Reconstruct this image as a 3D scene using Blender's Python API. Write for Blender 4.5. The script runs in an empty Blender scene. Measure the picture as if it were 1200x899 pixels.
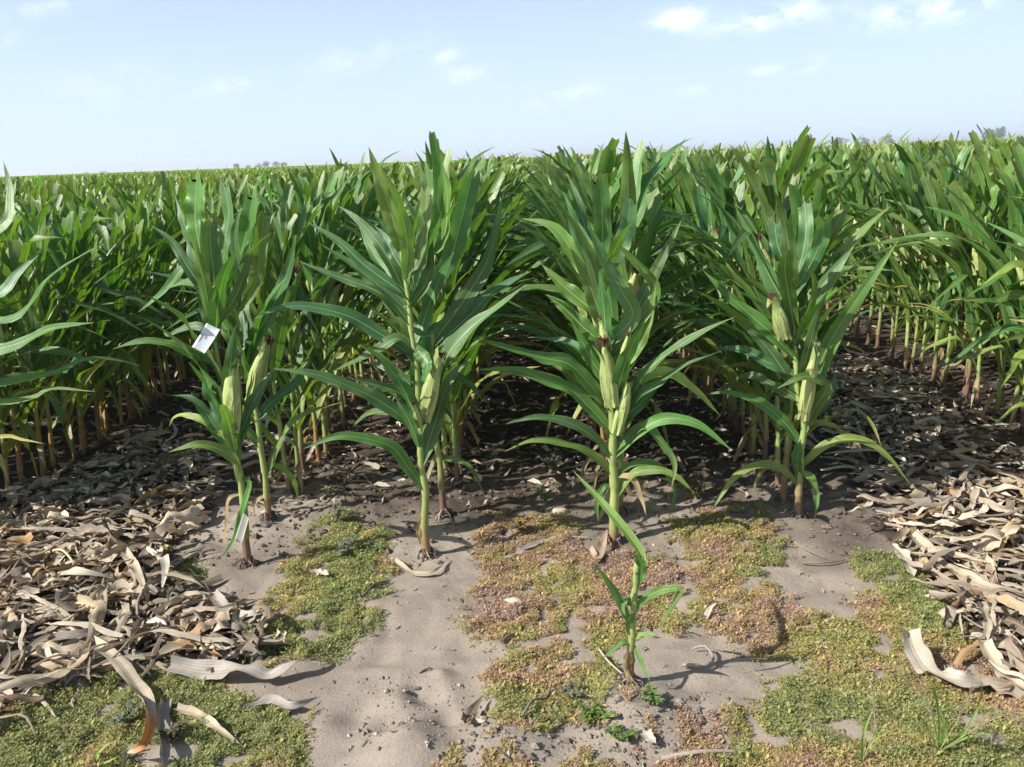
import bpy, math, random
import numpy as np
from mathutils import Matrix, Vector
rnd = random.Random(7); rs = np.random.RandomState(7)
PI = math.pi
C = bpy.context.scene.collection

# ------------------------------------------------------------ camera, light
F = 1000.0; H = 1.6                       # focal length in photo pixels, eye height
def cam_axes(pitch=14.8, yaw=2.0, roll=2.1):
    p, y, r = map(math.radians, (pitch, yaw, roll))
    f = np.array([-math.sin(y)*math.cos(p), math.cos(y)*math.cos(p), -math.sin(p)])
    rt = np.array([math.cos(y), math.sin(y), 0]); up = np.cross(rt, f)
    return rt*math.cos(r)-up*math.sin(r), up*math.cos(r)+rt*math.sin(r), f
CR, CU, CF = cam_axes()
def ray(px, py): return CF+CR*(px-600)/F-CU*(py-449.5)/F
def gnd(px, py, z=0.0):                   # where a point of the photograph meets the ground
    d = ray(px, py); t = (z-H)/d[2]; return np.array([0, 0, H])+d*t
def atY(px, py, Y):
    d = ray(px, py); return np.array([0, 0, H])+d*(Y/d[1])
def proj(p):
    v = np.array(p)-np.array([0, 0, H]); z = v@CF
    return 600+F*(v@CR)/z, 449.5-F*(v@CU)/z, z
cd = bpy.data.cameras.new('camera'); cam = bpy.data.objects.new('camera', cd); C.objects.link(cam)
cd.sensor_width = 36; cd.lens = 36*F/1200; cd.clip_start = .05; cd.clip_end = 9000
M = Matrix.Identity(4)
for i in range(3):
    M[i][0] = CR[i]; M[i][1] = CU[i]; M[i][2] = -CF[i]
M[2][3] = H
cam.matrix_world = M
sc = bpy.context.scene; sc.camera = cam
sc.view_settings.view_transform = 'Standard'; sc.view_settings.look = 'None'
sc.view_settings.exposure = 0.72; sc.view_settings.gamma = 1
sc.render.engine = 'CYCLES'
sc.cycles.max_bounces = 7; sc.cycles.diffuse_bounces = 3; sc.cycles.glossy_bounces = 2
sc.cycles.transmission_bounces = 4; sc.cycles.transparent_max_bounces = 4
EL = math.radians(39); AZ = math.radians(23)       # sunlight travels towards +x, a little +y
sdir = Vector((math.cos(AZ)*math.cos(EL), math.sin(AZ)*math.cos(EL), -math.sin(EL)))
sl = bpy.data.lights.new('sun', 'SUN'); sl.energy = 5.0; sl.angle = math.radians(.5); sl.color = (1, .955, .88)
so = bpy.data.objects.new('sun', sl); C.objects.link(so)
so.rotation_euler = sdir.to_track_quat('-Z', 'Y').to_euler(); so.location = (-8, -4, 8)

w = bpy.data.worlds.new('World'); sc.world = w; w.use_nodes = True
nt = w.node_tree; nt.nodes.clear(); N = nt.nodes; L = nt.links
def mth(op, a, b=None, c=None, clamp=False, tree=None):
    n = (tree or nt).nodes.new('ShaderNodeMath'); n.operation = op; n.use_clamp = clamp
    for i, v in enumerate((a, b, c)):
        if v is None: continue
        if isinstance(v, (int, float)): n.inputs[i].default_value = v
        else: (tree or nt).links.new(v, n.inputs[i])
    return n.outputs[0]
sky = N.new('ShaderNodeTexSky'); sky.sky_type = 'NISHITA'; sky.sun_disc = False
sky.sun_elevation = EL; sky.sun_rotation = math.atan2(-sdir.x, -sdir.y)
sky.air_density = 1.0; sky.dust_density = 2.2; sky.ozone_density = 1.5
tc = N.new('ShaderNodeTexCoord'); sep = N.new('ShaderNodeSeparateXYZ'); L.new(tc.outputs['Generated'], sep.inputs[0])
yc = mth('MAXIMUM', sep.outputs[1], .02)
U_ = mth('DIVIDE', sep.outputs[0], yc); V_ = mth('DIVIDE', sep.outputs[2], yc)
cmb = N.new('ShaderNodeCombineXYZ'); L.new(U_, cmb.inputs[0]); L.new(mth('MULTIPLY', V_, 1.7), cmb.inputs[1])
nz = N.new('ShaderNodeTexNoise'); nz.inputs['Scale'].default_value = 19; nz.inputs['Detail'].default_value = 7; nz.inputs['Roughness'].default_value = .62
L.new(cmb.outputs[0], nz.inputs['Vector'])
clouds = [(792, 24, 22, 11, .85), (905, 20, 48, 12, .7), (1075, 12, 55, 17, .5), (1130, 8, 26, 10, .5), (437, 62, 50, 16, .22), (538, 88, 28, 8, .3),
          (120, 100, 60, 20, .12), (265, 100, 40, 9, .24), (60, 8, 50, 10, .25), (8, 46, 14, 6, .35), (948, 76, 14, 7, .45),
          (660, 112, 30, 12, .3), (900, 82, 18, 6, .25), (520, 66, 14, 8, .3), (810, 107, 16, 6, .2)]
tot = None
for (cx, cy, rx, ry, am) in clouds:
    d = ray(cx, cy); u0, v0 = d[0]/d[1], d[2]/d[1]
    sl_ = 0.04
    du = mth('DIVIDE', mth('SUBTRACT', U_, u0), rx/F*1.05)
    dv = mth('DIVIDE', mth('SUBTRACT', mth('SUBTRACT', V_, v0), mth('MULTIPLY', mth('SUBTRACT', U_, u0), .15)), ry/F*.85)
    e = mth('EXPONENT', mth('MULTIPLY', mth('ADD', mth('MULTIPLY', du, du), mth('MULTIPLY', dv, dv)), -.8))
    e = mth('MULTIPLY', e, am)
    tot = e if tot is None else mth('ADD', tot, e)
cm = mth('MULTIPLY', tot, mth('MULTIPLY', mth('SUBTRACT', nz.outputs[0], .42), 5.5, clamp=True), clamp=True)
bgm = N.new('ShaderNodeMix'); bgm.data_type = 'RGBA'
# thin summer haze whitens the low sky
hz = mth('EXPONENT', mth('MULTIPLY', mth('MAXIMUM', sep.outputs[2], 0), -3.3))
hmix = N.new('ShaderNodeMix'); hmix.data_type = 'RGBA'; L.new(mth('MULTIPLY', hz, .78), hmix.inputs[0])
L.new(sky.outputs[0], hmix.inputs[6]); hmix.inputs[7].default_value = (7.5, 9.5, 12.3, 1)
L.new(cm, bgm.inputs[0]); L.new(hmix.outputs[2], bgm.inputs[6]); bgm.inputs[7].default_value = (12.0, 12.0, 12.6, 1)
bg = N.new('ShaderNodeBackground'); bg.inputs[1].default_value = .078
wo = N.new('ShaderNodeOutputWorld'); L.new(bgm.outputs[2], bg.inputs[0]); L.new(bg.outputs[0], wo.inputs[0])

# ------------------------------------------------------------ helpers
class Buf:
    """quads with a colour and a uv per vertex"""
    def __init__(s): s.v = []; s.q = []; s.c = []; s.u = []; s.n = 0
    def add(s, v, q, c, u=None):
        v = np.asarray(v, float); q = np.asarray(q, int)
        c = np.asarray(c, float)
        if c.ndim == 1: c = np.tile(c, (len(v), 1))
        if u is None: u = np.zeros((len(v), 2))
        s.v.append(v); s.q.append(q+s.n); s.c.append(c); s.u.append(np.asarray(u, float)); s.n += len(v)
        return s
    def cat(s): return np.concatenate(s.v), np.concatenate(s.q), np.concatenate(s.c), np.concatenate(s.u)
def mk_mesh(name, buf, mat, smooth=True):
    v, q, c, u = buf.cat() if isinstance(buf, Buf) else buf
    me = bpy.data.meshes.new(name); k = q.shape[1]
    me.vertices.add(len(v)); me.vertices.foreach_set('co', v.astype(np.float32).ravel())
    me.loops.add(q.size); me.loops.foreach_set('vertex_index', q.astype(np.int32).ravel())
    me.polygons.add(len(q)); me.polygons.foreach_set('loop_start', (np.arange(len(q))*k).astype(np.int32))
    me.polygons.foreach_set('use_smooth', np.full(len(q), smooth))
    me.update(calc_edges=True)
    a = me.color_attributes.new('Col', 'FLOAT_COLOR', 'POINT')
    a.data.foreach_set('color', np.concatenate([c, np.ones((len(c), 1))], 1).astype(np.float32).ravel())
    ul = me.uv_layers.new(name='UVMap'); ul.data.foreach_set('uv', u[q.ravel()].astype(np.float32).ravel())
    me.materials.append(mat)
    return me
def obj(name, me, parent=None, kind=None):
    o = bpy.data.objects.new(name, me); C.objects.link(o)
    if parent: o.parent = parent
    if kind: o['kind'] = kind
    return o
def tag(o, label, cat, group=None):
    o['label'] = label; o['category'] = cat
    if group: o['group'] = group
    return o
def thing(name, loc, label, cat, group=None, rz=0.0, s=1.0):
    o = bpy.data.objects.new(name, None); C.objects.link(o); o.empty_display_size = .05
    o.location = loc; o.rotation_euler = (0, 0, rz); o.scale = (s, s, s)
    return tag(o, label, cat, group)

_lat = rs.rand(8, 256, 256)
def vn(x, y, sc_, k=0):
    x = np.asarray(x, float)/sc_+37.3*k; y = np.asarray(y, float)/sc_+11.7*k
    xi = np.floor(x).astype(int); yi = np.floor(y).astype(int); fx = x-xi; fy = y-yi
    fx = fx*fx*(3-2*fx); fy = fy*fy*(3-2*fy); t = _lat[k % 8]; m = 255
    a = t[xi & m, yi & m]; b = t[(xi+1) & m, yi & m]; c = t[xi & m, (yi+1) & m]; d = t[(xi+1) & m, (yi+1) & m]
    return (a*(1-fx)+b*fx)*(1-fy)+(c*(1-fx)+d*fx)*fy
dents = [(500, 818, .05, -.022), (527, 848, .04, -.02), (486, 812, .018, -.012), (478, 884, .09, .035), (560, 838, .035, -.02), (448, 770, .05, -.012), (420, 840, .06, -.014), (545, 760, .05, -.01), (380, 860, .05, .014), (455, 858, .04, -.014), (980, 680, .06, -.01), (800, 800, .05, -.012), (250, 690, .06, -.012), (330, 650, .05, .012), (515, 795, .03, .014), (470, 800, .12, .008), (395, 700, .15, .01),
         (520, 720, .2, .01), (740, 840, .12, .03), (600, 880, .12, .02)]
dents = [(*gnd(a, b)[:2], r, h) for a, b, r, h in dents]
def gz(x, y):
    x = np.asarray(x, float); y = np.asarray(y, float)
    near = np.exp(-(np.maximum(np.hypot(x, y)-9, 0)/6)**2)
    z = .05*(vn(x, y, .9, 1)-.5)+.02*(vn(x, y, .3, 2)-.5)-.012*np.clip(vn(x, y, .16, 5)-.66, 0, 1)*3+(.012*(vn(x, y, .09, 3)-.5)+.007*(vn(x, y, .035, 4)-.5))*(.8+2.0*np.clip((y-3.3)/.6, 0, 1))
    for a, b, r, h in dents: z = z+1.5*h*np.exp(-((x-a)**2+(y-b)**2)/(r*r))
    return z*near
def inpoly(x, y, poly):
    x = np.asarray(x); y = np.asarray(y); ins = np.zeros(x.shape, bool); n = len(poly)
    for i in range(n):
        x1, y1 = poly[i][:2]; x2, y2 = poly[(i+1) % n][:2]
        c = ((y1 > y) != (y2 > y)) & (x < (x2-x1)*(y-y1)/(y2-y1+1e-12)+x1)
        ins ^= c
    return ins
def gpoly(pts): return [tuple(gnd(*p)[:2]) for p in pts]

def spline(P, n):
    """n points along a Catmull-Rom curve through P, evenly spaced"""
    P = np.asarray(P, float)
    if len(P) == 2: P = np.array([P[0], (P[0]+P[1])/2, P[1]])
    Q = np.vstack([2*P[0]-P[1], P, 2*P[-1]-P[-2]]); out = []
    for i in range(1, len(Q)-2):
        t = np.linspace(0, 1, 10, endpoint=False)[:, None]; a, b, c, d = Q[i-1:i+3]
        out.append(.5*((2*b)+(-a+c)*t+(2*a-5*b+4*c-d)*t**2+(-a+3*b-3*c+d)*t**3))
    out.append(P[-1:]); R = np.vstack(out)
    s = np.r_[0, np.cumsum(np.linalg.norm(np.diff(R, axis=0), axis=1))]; k = np.linspace(0, s[-1], n)
    return np.stack([np.interp(k, s, R[:, j]) for j in range(3)], 1)
def nrm(a): return a/np.maximum(np.linalg.norm(a, axis=-1, keepdims=True), 1e-9)

def blade(P, wd, hint, twist=(0, 0), blunt=False, ruf=.18, fold=.25, seg=14, m=4, profile='leaf', jag=0.0, r=rnd, base_w=.5):
    """a leaf ribbon along the curve P; hint = the way its upper face looks"""
    P = spline(P, seg+1); T = nrm(np.gradient(P, axis=0)); v = np.linspace(0, 1, seg+1)
    h = np.asarray(hint, float)
    if h.ndim == 1: h = np.tile(h, (seg+1, 1))
    Nn = nrm(h-(h*T).sum(1)[:, None]*T)
    S = nrm(np.cross(T, Nn))
    a = twist[0]+(twist[1]-twist[0])*v
    ca, sa = np.cos(a)[:, None], np.sin(a)[:, None]
    S, Nn = S*ca+Nn*sa, Nn*ca-S*sa
    if blunt:
        pw = base_w+(1-base_w)*np.clip(v/.45, 0, 1)**.8; pw = pw*(1-.12*np.clip((v-.7)/.3, 0, 1))
    elif profile == 'leaf':
        pw = np.where(v < .3, base_w+(1-base_w)*np.sin(np.clip(v/.3, 0, 1)*PI/2), 1)*np.clip(1-((v-.3)/.7).clip(0)**1.9, .0, 1)**.95
    else:
        pw = (np.sin(np.clip(v*1.05+.02, 0, 1)*PI)**.55)
    pw = np.maximum(pw, .012)
    uu = np.linspace(-1, 1, m+1); ph = r.uniform(0, 6.28); ph2 = r.uniform(0, 6.28); k = r.uniform(9, 16)
    half = wd/2*pw
    if profile != 'leaf' or jag: half = half*(1+.12*np.sin(v*23+ph)+.1*np.sin(v*51+ph2))
    off = uu[None, :]*half[:, None]
    fo = (fold+(.75*np.exp(-v*14)))[:, None]*np.abs(uu)[None, :]*half[:, None]
    le = np.linalg.norm(P[-1]-P[0])
    env = np.clip(v*4, 0, 1)*(1-v**4)
    rf = ruf*half[:, None]*(uu**2)[None, :]*np.where(uu > 0, 1, 0)[None, :]*np.sin(k*v+ph)[:, None]*env[:, None] \
        + ruf*half[:, None]*(uu**2)[None, :]*np.where(uu < 0, 1, 0)[None, :]*np.sin(k*1.13*v+ph2)[:, None]*env[:, None]
    rf = rf+ruf*.35*half[:, None]*(np.abs(uu)**1.5)[None, :]*(np.sin(k*2.7*v+ph2)[:, None]*np.sign(uu+.01)[None, :]+np.sin(k*1.9*v+ph)[:, None])*env[:, None]
    V = P[:, None, :]+S[:, None, :]*off[..., None]+Nn[:, None, :]*(fo+rf)[..., None]
    if blunt or jag:
        j = np.array([r.uniform(-.035, .03)+(.02 if abs(x) < .3 else 0) for x in uu]); V[-1] += T[-1][None, :]*(j*(1 if blunt else 0))[:, None]
    V = V.reshape(-1, 3); w_ = m+1
    i = (np.arange(seg)[:, None]*w_+np.arange(m)[None, :]).ravel()
    q = np.stack([i, i+1, i+w_+1, i+w_], 1)
    uv = np.stack([np.tile((uu+1)/2, seg+1), np.repeat(v, w_)], 1)
    return V, q, uv
def tube(P, R, c, k=7, capped=True, seg=None):
    """a tapered tube; R and colour per point of P"""
    P = np.asarray(P, float); n = len(P)
    R = np.interp(np.linspace(0, 1, n), np.linspace(0, 1, len(R)), R) if np.ndim(R) else np.full(n, R)
    c = np.asarray(c, float)
    T = nrm(np.gradient(P, axis=0)); a = np.where(np.abs(T[:, 2:3]) < .8, [[0, 0, 1.]], [[1., 0, 0]])
    if np.abs(T[:, 2]).mean() > .6: a = np.tile([1., 0, 0], (n, 1))
    elif np.abs(T[:, 2]).mean() <= .6: a = np.tile([0, 0, 1.], (n, 1))
    A = nrm(np.cross(T, a)); B = np.cross(T, A); th = np.linspace(0, 2*PI, k, endpoint=False)
    V = P[:, None]+(A[:, None]*np.cos(th)[None, :, None]+B[:, None]*np.sin(th)[None, :, None])*R[:, None, None]
    V = V.reshape(-1, 3); i = np.arange(n-1)[:, None]*k; j = np.arange(k)[None]; j2 = (j+1) % k
    q = np.stack([i+j, i+j2, i+k+j2, i+k+j], -1).reshape(-1, 4)
    cc = np.repeat(c, k, axis=0) if c.ndim == 2 else np.tile(c, (len(V), 1))
    if capped:
        V = np.vstack([V, P[-1]+T[-1]*R[-1]*.5]); cc = np.vstack([cc, cc[-1]]); e = n*k; b = (n-1)*k
        q = np.vstack([q, [[b+x, b+(x+1) % k, b+(x+2) % k, e] for x in range(0, k-1, 2)]])
        if k % 2: q = np.vstack([q[:-1], [[b+k-1, b, e, e]]]) if False else q
    uv = np.stack([np.tile(np.arange(k)/k, n), np.repeat(np.linspace(0, 1, n), k)], 1)
    if capped: uv = np.vstack([uv, [0, 1]])
    return V, q, cc, uv

# ------------------------------------------------------------ materials
def new_mat(name):
    m = bpy.data.materials.new(name); m.use_nodes = True; m.node_tree.nodes.clear(); return m, m.node_tree
def ND(t, typ, **kw):
    n = t.nodes.new(typ)
    for k, v in kw.items():
        if k in n.inputs: n.inputs[k].default_value = v
        else: setattr(n, k, v)
    return n
def mixc(t, fac, a, b, mode='MIX'):
    n = t.nodes.new('ShaderNodeMix'); n.data_type = 'RGBA'; n.blend_type = mode
    for i, v in ((0, fac), (6, a), (7, b)):
        if hasattr(v, 'is_linked'): t.links.new(v, n.inputs[i])
        elif i == 0: n.inputs[0].default_value = v
        else: n.inputs[i].default_value = (*v, 1)
    return n.outputs[2]
def leaf_material(name, rough, transl, midrib, vein=.25, tcol=(1.3, 1.5, .55), spec=.5, var=.12, under=.35):
    m, t = new_mat(name); l = t.links
    at = ND(t, 'ShaderNodeAttribute', attribute_name='Col')
    oi = ND(t, 'ShaderNodeObjectInfo')
    uv = ND(t, 'ShaderNodeUVMap'); sp = ND(t, 'ShaderNodeSeparateXYZ'); l.new(uv.outputs[0], sp.inputs[0])
    hsv = ND(t, 'ShaderNodeHueSaturation')
    l.new(mth('ADD', mth('MULTIPLY', oi.outputs['Random'], 2*var), 1-var, tree=t), hsv.inputs['Value'])
    l.new(at.outputs['Color'], hsv.inputs['Color'])
    rn2 = mth('FRACT', mth('MULTIPLY', oi.outputs['Random'], 17.31, tree=t), tree=t); l.new(mth('ADD', mth('MULTIPLY', rn2, -.055 if midrib and transl > .2 else -.012, tree=t), .5+(.022 if midrib and transl > .2 else .004), tree=t), hsv.inputs['Hue'])
    # length-wise veins and blotches
    mp = ND(t, 'ShaderNodeMapping'); mp.inputs['Scale'].default_value = (34, 1.2, 1); l.new(uv.outputs[0], mp.inputs[0])
    n1 = ND(t, 'ShaderNodeTexNoise', Scale=1.0, Detail=2.0); l.new(mp.outputs[0], n1.inputs['Vector'])
    tc_ = ND(t, 'ShaderNodeTexCoord'); n2 = ND(t, 'ShaderNodeTexNoise', Scale=19.0, Detail=4.0); l.new(tc_.outputs['Object'], n2.inputs['Vector'])
    f = mth('ADD', mth('MULTIPLY', mth('SUBTRACT', n1.outputs[0], .5, tree=t), 2*vein*1.6, tree=t), mth('MULTIPLY', mth('SUBTRACT', n2.outputs[0], .5, tree=t), .7, tree=t), tree=t)
    hs2 = ND(t, 'ShaderNodeHueSaturation'); l.new(hsv.outputs[0], hs2.inputs['Color']); l.new(mth('ADD', f, 1.0, tree=t), hs2.inputs['Value'])
    col = hs2.outputs[0]
    if midrib:
        d = mth('ABSOLUTE', mth('SUBTRACT', sp.outputs[0], .5, tree=t), tree=t)
        wdt = mth('SUBTRACT', .052, mth('MULTIPLY', sp.outputs[1], .035, tree=t), tree=t)
        k = mth('SUBTRACT', 1, mth('DIVIDE', d, wdt, tree=t), clamp=True, tree=t)
        k = mth('MULTIPLY', mth('POWER', k, .45, tree=t), .95, tree=t)
        col = mixc(t, k, col, midrib)
    n3 = ND(t, 'ShaderNodeTexNoise', Scale=46.0, Detail=3.0); l.new(tc_.outputs['Object'], n3.inputs['Vector'])
    col = mixc(t, mth('MULTIPLY', mth('MULTIPLY', mth('SUBTRACT', n3.outputs[0], .66, tree=t), 12, clamp=True, tree=t), .55, tree=t), col, (.26, .21, .10))
    geo = ND(t, 'ShaderNodeNewGeometry')
    und = mixc(t, 1.0, col, (1.2, 1.15, 1.2), 'MULTIPLY')
    colb = mixc(t, mth('MULTIPLY', geo.outputs['Backfacing'], under*2, clamp=True, tree=t), col, und)
    p = ND(t, 'ShaderNodeBsdfPrincipled', Roughness=rough); l.new(colb, p.inputs['Base Color']); p.inputs['Specular IOR Level'].default_value = spec
    bp = ND(t, 'ShaderNodeBump', Strength=.6, Distance=.003); l.new(n1.outputs[0], bp.inputs['Height']); l.new(bp.outputs[0], p.inputs['Normal'])
    tr = ND(t, 'ShaderNodeBsdfTranslucent'); l.new(mixc(t, 1.0, col, tcol, 'MULTIPLY'), tr.inputs[0])
    mx = ND(t, 'ShaderNodeMixShader'); mx.inputs[0].default_value = transl
    l.new(p.outputs[0], mx.inputs[1]); l.new(tr.outputs[0], mx.inputs[2])
    o = ND(t, 'ShaderNodeOutputMaterial'); l.new(mx.outputs[0], o.inputs[0])
    return m
def solid_material(name, rough=.6, nscale=60., namp=.5, bump=.4, stretch=(1, 1, 1), spec=.4, dist=.003, var=.1):
    m, t = new_mat(name); l = t.links
    at = ND(t, 'ShaderNodeAttribute', attribute_name='Col'); tc_ = ND(t, 'ShaderNodeTexCoord'); oi = ND(t, 'ShaderNodeObjectInfo')
    mp = ND(t, 'ShaderNodeMapping'); mp.inputs['Scale'].default_value = stretch; l.new(tc_.outputs['Object'], mp.inputs[0])
    n = ND(t, 'ShaderNodeTexNoise', Scale=nscale, Detail=5.0); l.new(mp.outputs[0], n.inputs['Vector'])
    hs = ND(t, 'ShaderNodeHueSaturation'); l.new(at.outputs['Color'], hs.inputs['Color'])
    v = mth('ADD', mth('MULTIPLY', mth('SUBTRACT', n.outputs[0], .5, tree=t), 2*namp, tree=t), mth('ADD', mth('MULTIPLY', oi.outputs['Random'], 2*var, tree=t), 1-var, tree=t), tree=t)
    l.new(v, hs.inputs['Value'])
    p = ND(t, 'ShaderNodeBsdfPrincipled', Roughness=rough); p.inputs['Specular IOR Level'].default_value = spec; l.new(hs.outputs[0], p.inputs['Base Color'])
    b = ND(t, 'ShaderNodeBump', Strength=bump, Distance=dist); l.new(n.outputs[0], b.inputs['Height']); l.new(b.outputs[0], p.inputs['Normal'])
    o = ND(t, 'ShaderNodeOutputMaterial'); l.new(p.outputs[0], o.inputs[0]); return m
M_leaf = leaf_material('corn_leaf', .37, .27, (.30, .40, .15), vein=.34, spec=.55, var=.2, tcol=(1.35, 1.6, .4))
M_dead = leaf_material('dry_leaf', .75, .12, (.36, .28, .17), vein=.62, tcol=(1.1, .85, .5), spec=.3, var=.38, under=.1)
M_weed = leaf_material('weed_leaf', .6, .25, None, vein=.05, spec=.3)
M_stalk = solid_material('corn_stalk', .45, 30, .22, .3, (8, 8, 1))
M_husk = solid_material('corn_husk', .5, 26, .2, .6, (6, 6, .7))
M_silk = solid_material('corn_silk', .8, 200, .4, .4)
M_root = solid_material('root', .85, 120, .5, .6)
M_stone = solid_material('stone', .85, 30, .35, .5)
M_paper = solid_material('paper', .7, 40, .05, .1, var=0)
M_ink = solid_material('ink', .7, 40, .05, .1, var=0)
M_bark = solid_material('bark', .9, 10, .3, .4)
M_clod = solid_material('soil_clod', .95, 50, .5, .6)

# ground
mg, t = new_mat('soil'); l = t.links
tc_ = ND(t, 'ShaderNodeTexCoord'); gcol = ND(t, 'ShaderNodeAttribute', attribute_name='Col')
na = ND(t, 'ShaderNodeTexNoise', Scale=4.0, Detail=8.0, Roughness=.65); nb = ND(t, 'ShaderNodeTexNoise', Scale=90.0, Detail=6.0, Roughness=.7)
nc = ND(t, 'ShaderNodeTexVoronoi', Scale=55.0); nd = ND(t, 'ShaderNodeTexNoise', Scale=420.0, Detail=3.0)
for n in (na, nb, nc, nd): l.new(tc_.outputs['Object'], n.inputs['Vector'])
v = mth('ADD', mth('MULTIPLY', mth('SUBTRACT', na.outputs[0], .5, tree=t), .55, tree=t), mth('MULTIPLY', mth('SUBTRACT', nb.outputs[0], .5, tree=t), .45, tree=t), tree=t)
v = mth('ADD', v, mth('MULTIPLY', mth('SUBTRACT', nd.outputs[0], .5, tree=t), .9, tree=t), tree=t)
spk = ND(t, 'ShaderNodeTexNoise', Scale=150.0, Detail=2.0); l.new(tc_.outputs['Object'], spk.inputs['Vector'])
v = mth('SUBTRACT', v, mth('MULTIPLY', mth('MULTIPLY', mth('SUBTRACT', spk.outputs[0], .64, tree=t), 9, clamp=True, tree=t), .45, tree=t), tree=t)
hs = ND(t, 'ShaderNodeHueSaturation'); l.new(gcol.outputs['Color'], hs.inputs['Color']); l.new(mth('ADD', v, 1, tree=t), hs.inputs['Value'])
p = ND(t, 'ShaderNodeBsdfPrincipled', Roughness=.95); p.inputs['Specular IOR Level'].default_value = .15; l.new(hs.outputs[0], p.inputs['Base Color'])
hgt = mth('ADD', mth('MULTIPLY', nb.outputs[0], 1.0, tree=t), mth('MULTIPLY', nd.outputs[0], .35, tree=t), tree=t)
b = ND(t, 'ShaderNodeBump', Strength=.55, Distance=.008); l.new(hgt, b.inputs['Height']); l.new(b.outputs[0], p.inputs['Normal'])
o = ND(t, 'ShaderNodeOutputMaterial'); l.new(p.outputs[0], o.inputs[0])

# ------------------------------------------------------------ the ground
def axis(lo, hi, st, far_lo, far_hi):
    a = list(np.arange(lo, hi, st)); s = st; x = a[-1]
    while x < far_hi: s *= 1.25; x += s; a.append(x)
    s = st; x = a[0]
    while x > far_lo: s *= 1.25; x -= s; a.insert(0, x)
    return np.array(a)
gx = axis(-2.7, 2.7, .016, -3500, 3500); gy = axis(1.4, 5.0, .016, -60, 5000)
X, Y = np.meshgrid(gx, gy)
Z = gz(X, Y)
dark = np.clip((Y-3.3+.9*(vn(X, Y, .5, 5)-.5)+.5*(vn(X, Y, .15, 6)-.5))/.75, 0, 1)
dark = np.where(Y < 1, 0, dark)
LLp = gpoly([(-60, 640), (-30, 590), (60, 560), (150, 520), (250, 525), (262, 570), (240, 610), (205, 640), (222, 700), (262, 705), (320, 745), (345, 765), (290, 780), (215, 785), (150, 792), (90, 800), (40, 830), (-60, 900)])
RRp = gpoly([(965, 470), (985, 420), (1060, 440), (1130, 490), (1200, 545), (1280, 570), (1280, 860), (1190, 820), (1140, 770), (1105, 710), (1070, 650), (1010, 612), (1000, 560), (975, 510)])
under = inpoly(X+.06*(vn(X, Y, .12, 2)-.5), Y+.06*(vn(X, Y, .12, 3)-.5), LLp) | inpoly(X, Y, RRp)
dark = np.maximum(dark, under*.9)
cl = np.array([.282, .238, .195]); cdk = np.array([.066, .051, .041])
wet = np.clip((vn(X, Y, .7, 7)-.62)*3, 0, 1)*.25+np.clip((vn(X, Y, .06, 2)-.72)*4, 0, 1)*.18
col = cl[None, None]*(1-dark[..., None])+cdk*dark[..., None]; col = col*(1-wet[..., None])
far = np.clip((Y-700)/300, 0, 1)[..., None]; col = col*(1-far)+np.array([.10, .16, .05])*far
ny, nx = X.shape; i = (np.arange(ny-1)[:, None]*nx+np.arange(nx-1)[None]).ravel()
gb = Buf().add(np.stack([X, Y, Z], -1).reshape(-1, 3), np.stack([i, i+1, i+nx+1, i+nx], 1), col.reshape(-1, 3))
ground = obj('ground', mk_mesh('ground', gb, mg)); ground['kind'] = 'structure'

# ------------------------------------------------------------ corn
G1 = np.array([.066, .150, .030]); G2 = np.array([.050, .122, .042]); G3 = np.array([.120, .195, .04]); YEL = np.array([.25, .23, .05]); DRY = np.array([.30, .22, .12])
def leaf_cols(uv, base, r, tipdry=.0, edge=.0):
    v = uv[:, 1]; u = np.abs(uv[:, 0]-.5)*2
    c = np.tile(base, (len(uv), 1))
    k = np.clip((v-(1-tipdry))/max(tipdry, .01), 0, 1)[:, None]*(0 if tipdry <= 0 else (.3 if tipdry <= .02 else 1))
    c = c*(1-k)+((DRY+YEL)/2 if tipdry < .25 else (YEL+DRY)/2)*k
    e = (np.clip((u-.8)*5, 0, 1)*edge)[:, None]; c = c*(1-e)+YEL*e
    return c*r.uniform(.88, 1.12)
def stalk_buf(path, r0, r1, brown=.28, k=8, lod=0):
    P = spline(path, 64 if lod == 0 else 8); z = P[:, 2]-P[0, 2]; n = len(P)
    tt = np.linspace(0, 1, n); R = r0+(r1-r0)*tt; NN = 9.5; fr = (tt*NN) % 1; sg = np.floor(tt*NN)
    if lod == 0:
        P = P+np.stack([(np.abs(((tt*NN) % 2)-1)-.5)*r0*.3, tt*0, tt*0], 1)*(z > .03)[:, None]
        R = R*np.where(fr < .12, 1.22, 1.16-.24*fr)
    g = np.array([.31, .37, .12]); g2 = np.array([.19, .28, .08]); br = np.array([.26, .165, .075]); rd = np.array([.17, .095, .07])
    if brown > .38: br = np.array([.36, .22, .07]); rd = np.array([.27, .13, .06])
    rk = np.random.RandomState(int(abs(path[-1][0]*9973)+abs(path[-1][2])*7919) % 9999); w_ = rk.rand(16)
    a = np.clip((z-brown*.45)/(brown*.8)+(w_[sg.astype(int)]-.5)*.5*(z > .05), 0, 1)[:, None]; c = (br*w_[0]+rd*(1-w_[0]))*(1-a)+g*a
    if lod == 0:
        al = w_[sg.astype(int)][:, None]*a*.8; c = c*(1-al)+g2*al
        nd_ = (np.exp(-(fr/.09)**2)*.6)[:, None]; c = c*(1-nd_)+np.array([.36, .34, .17])*nd_
    return tube(P, R, c, k=k)
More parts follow.
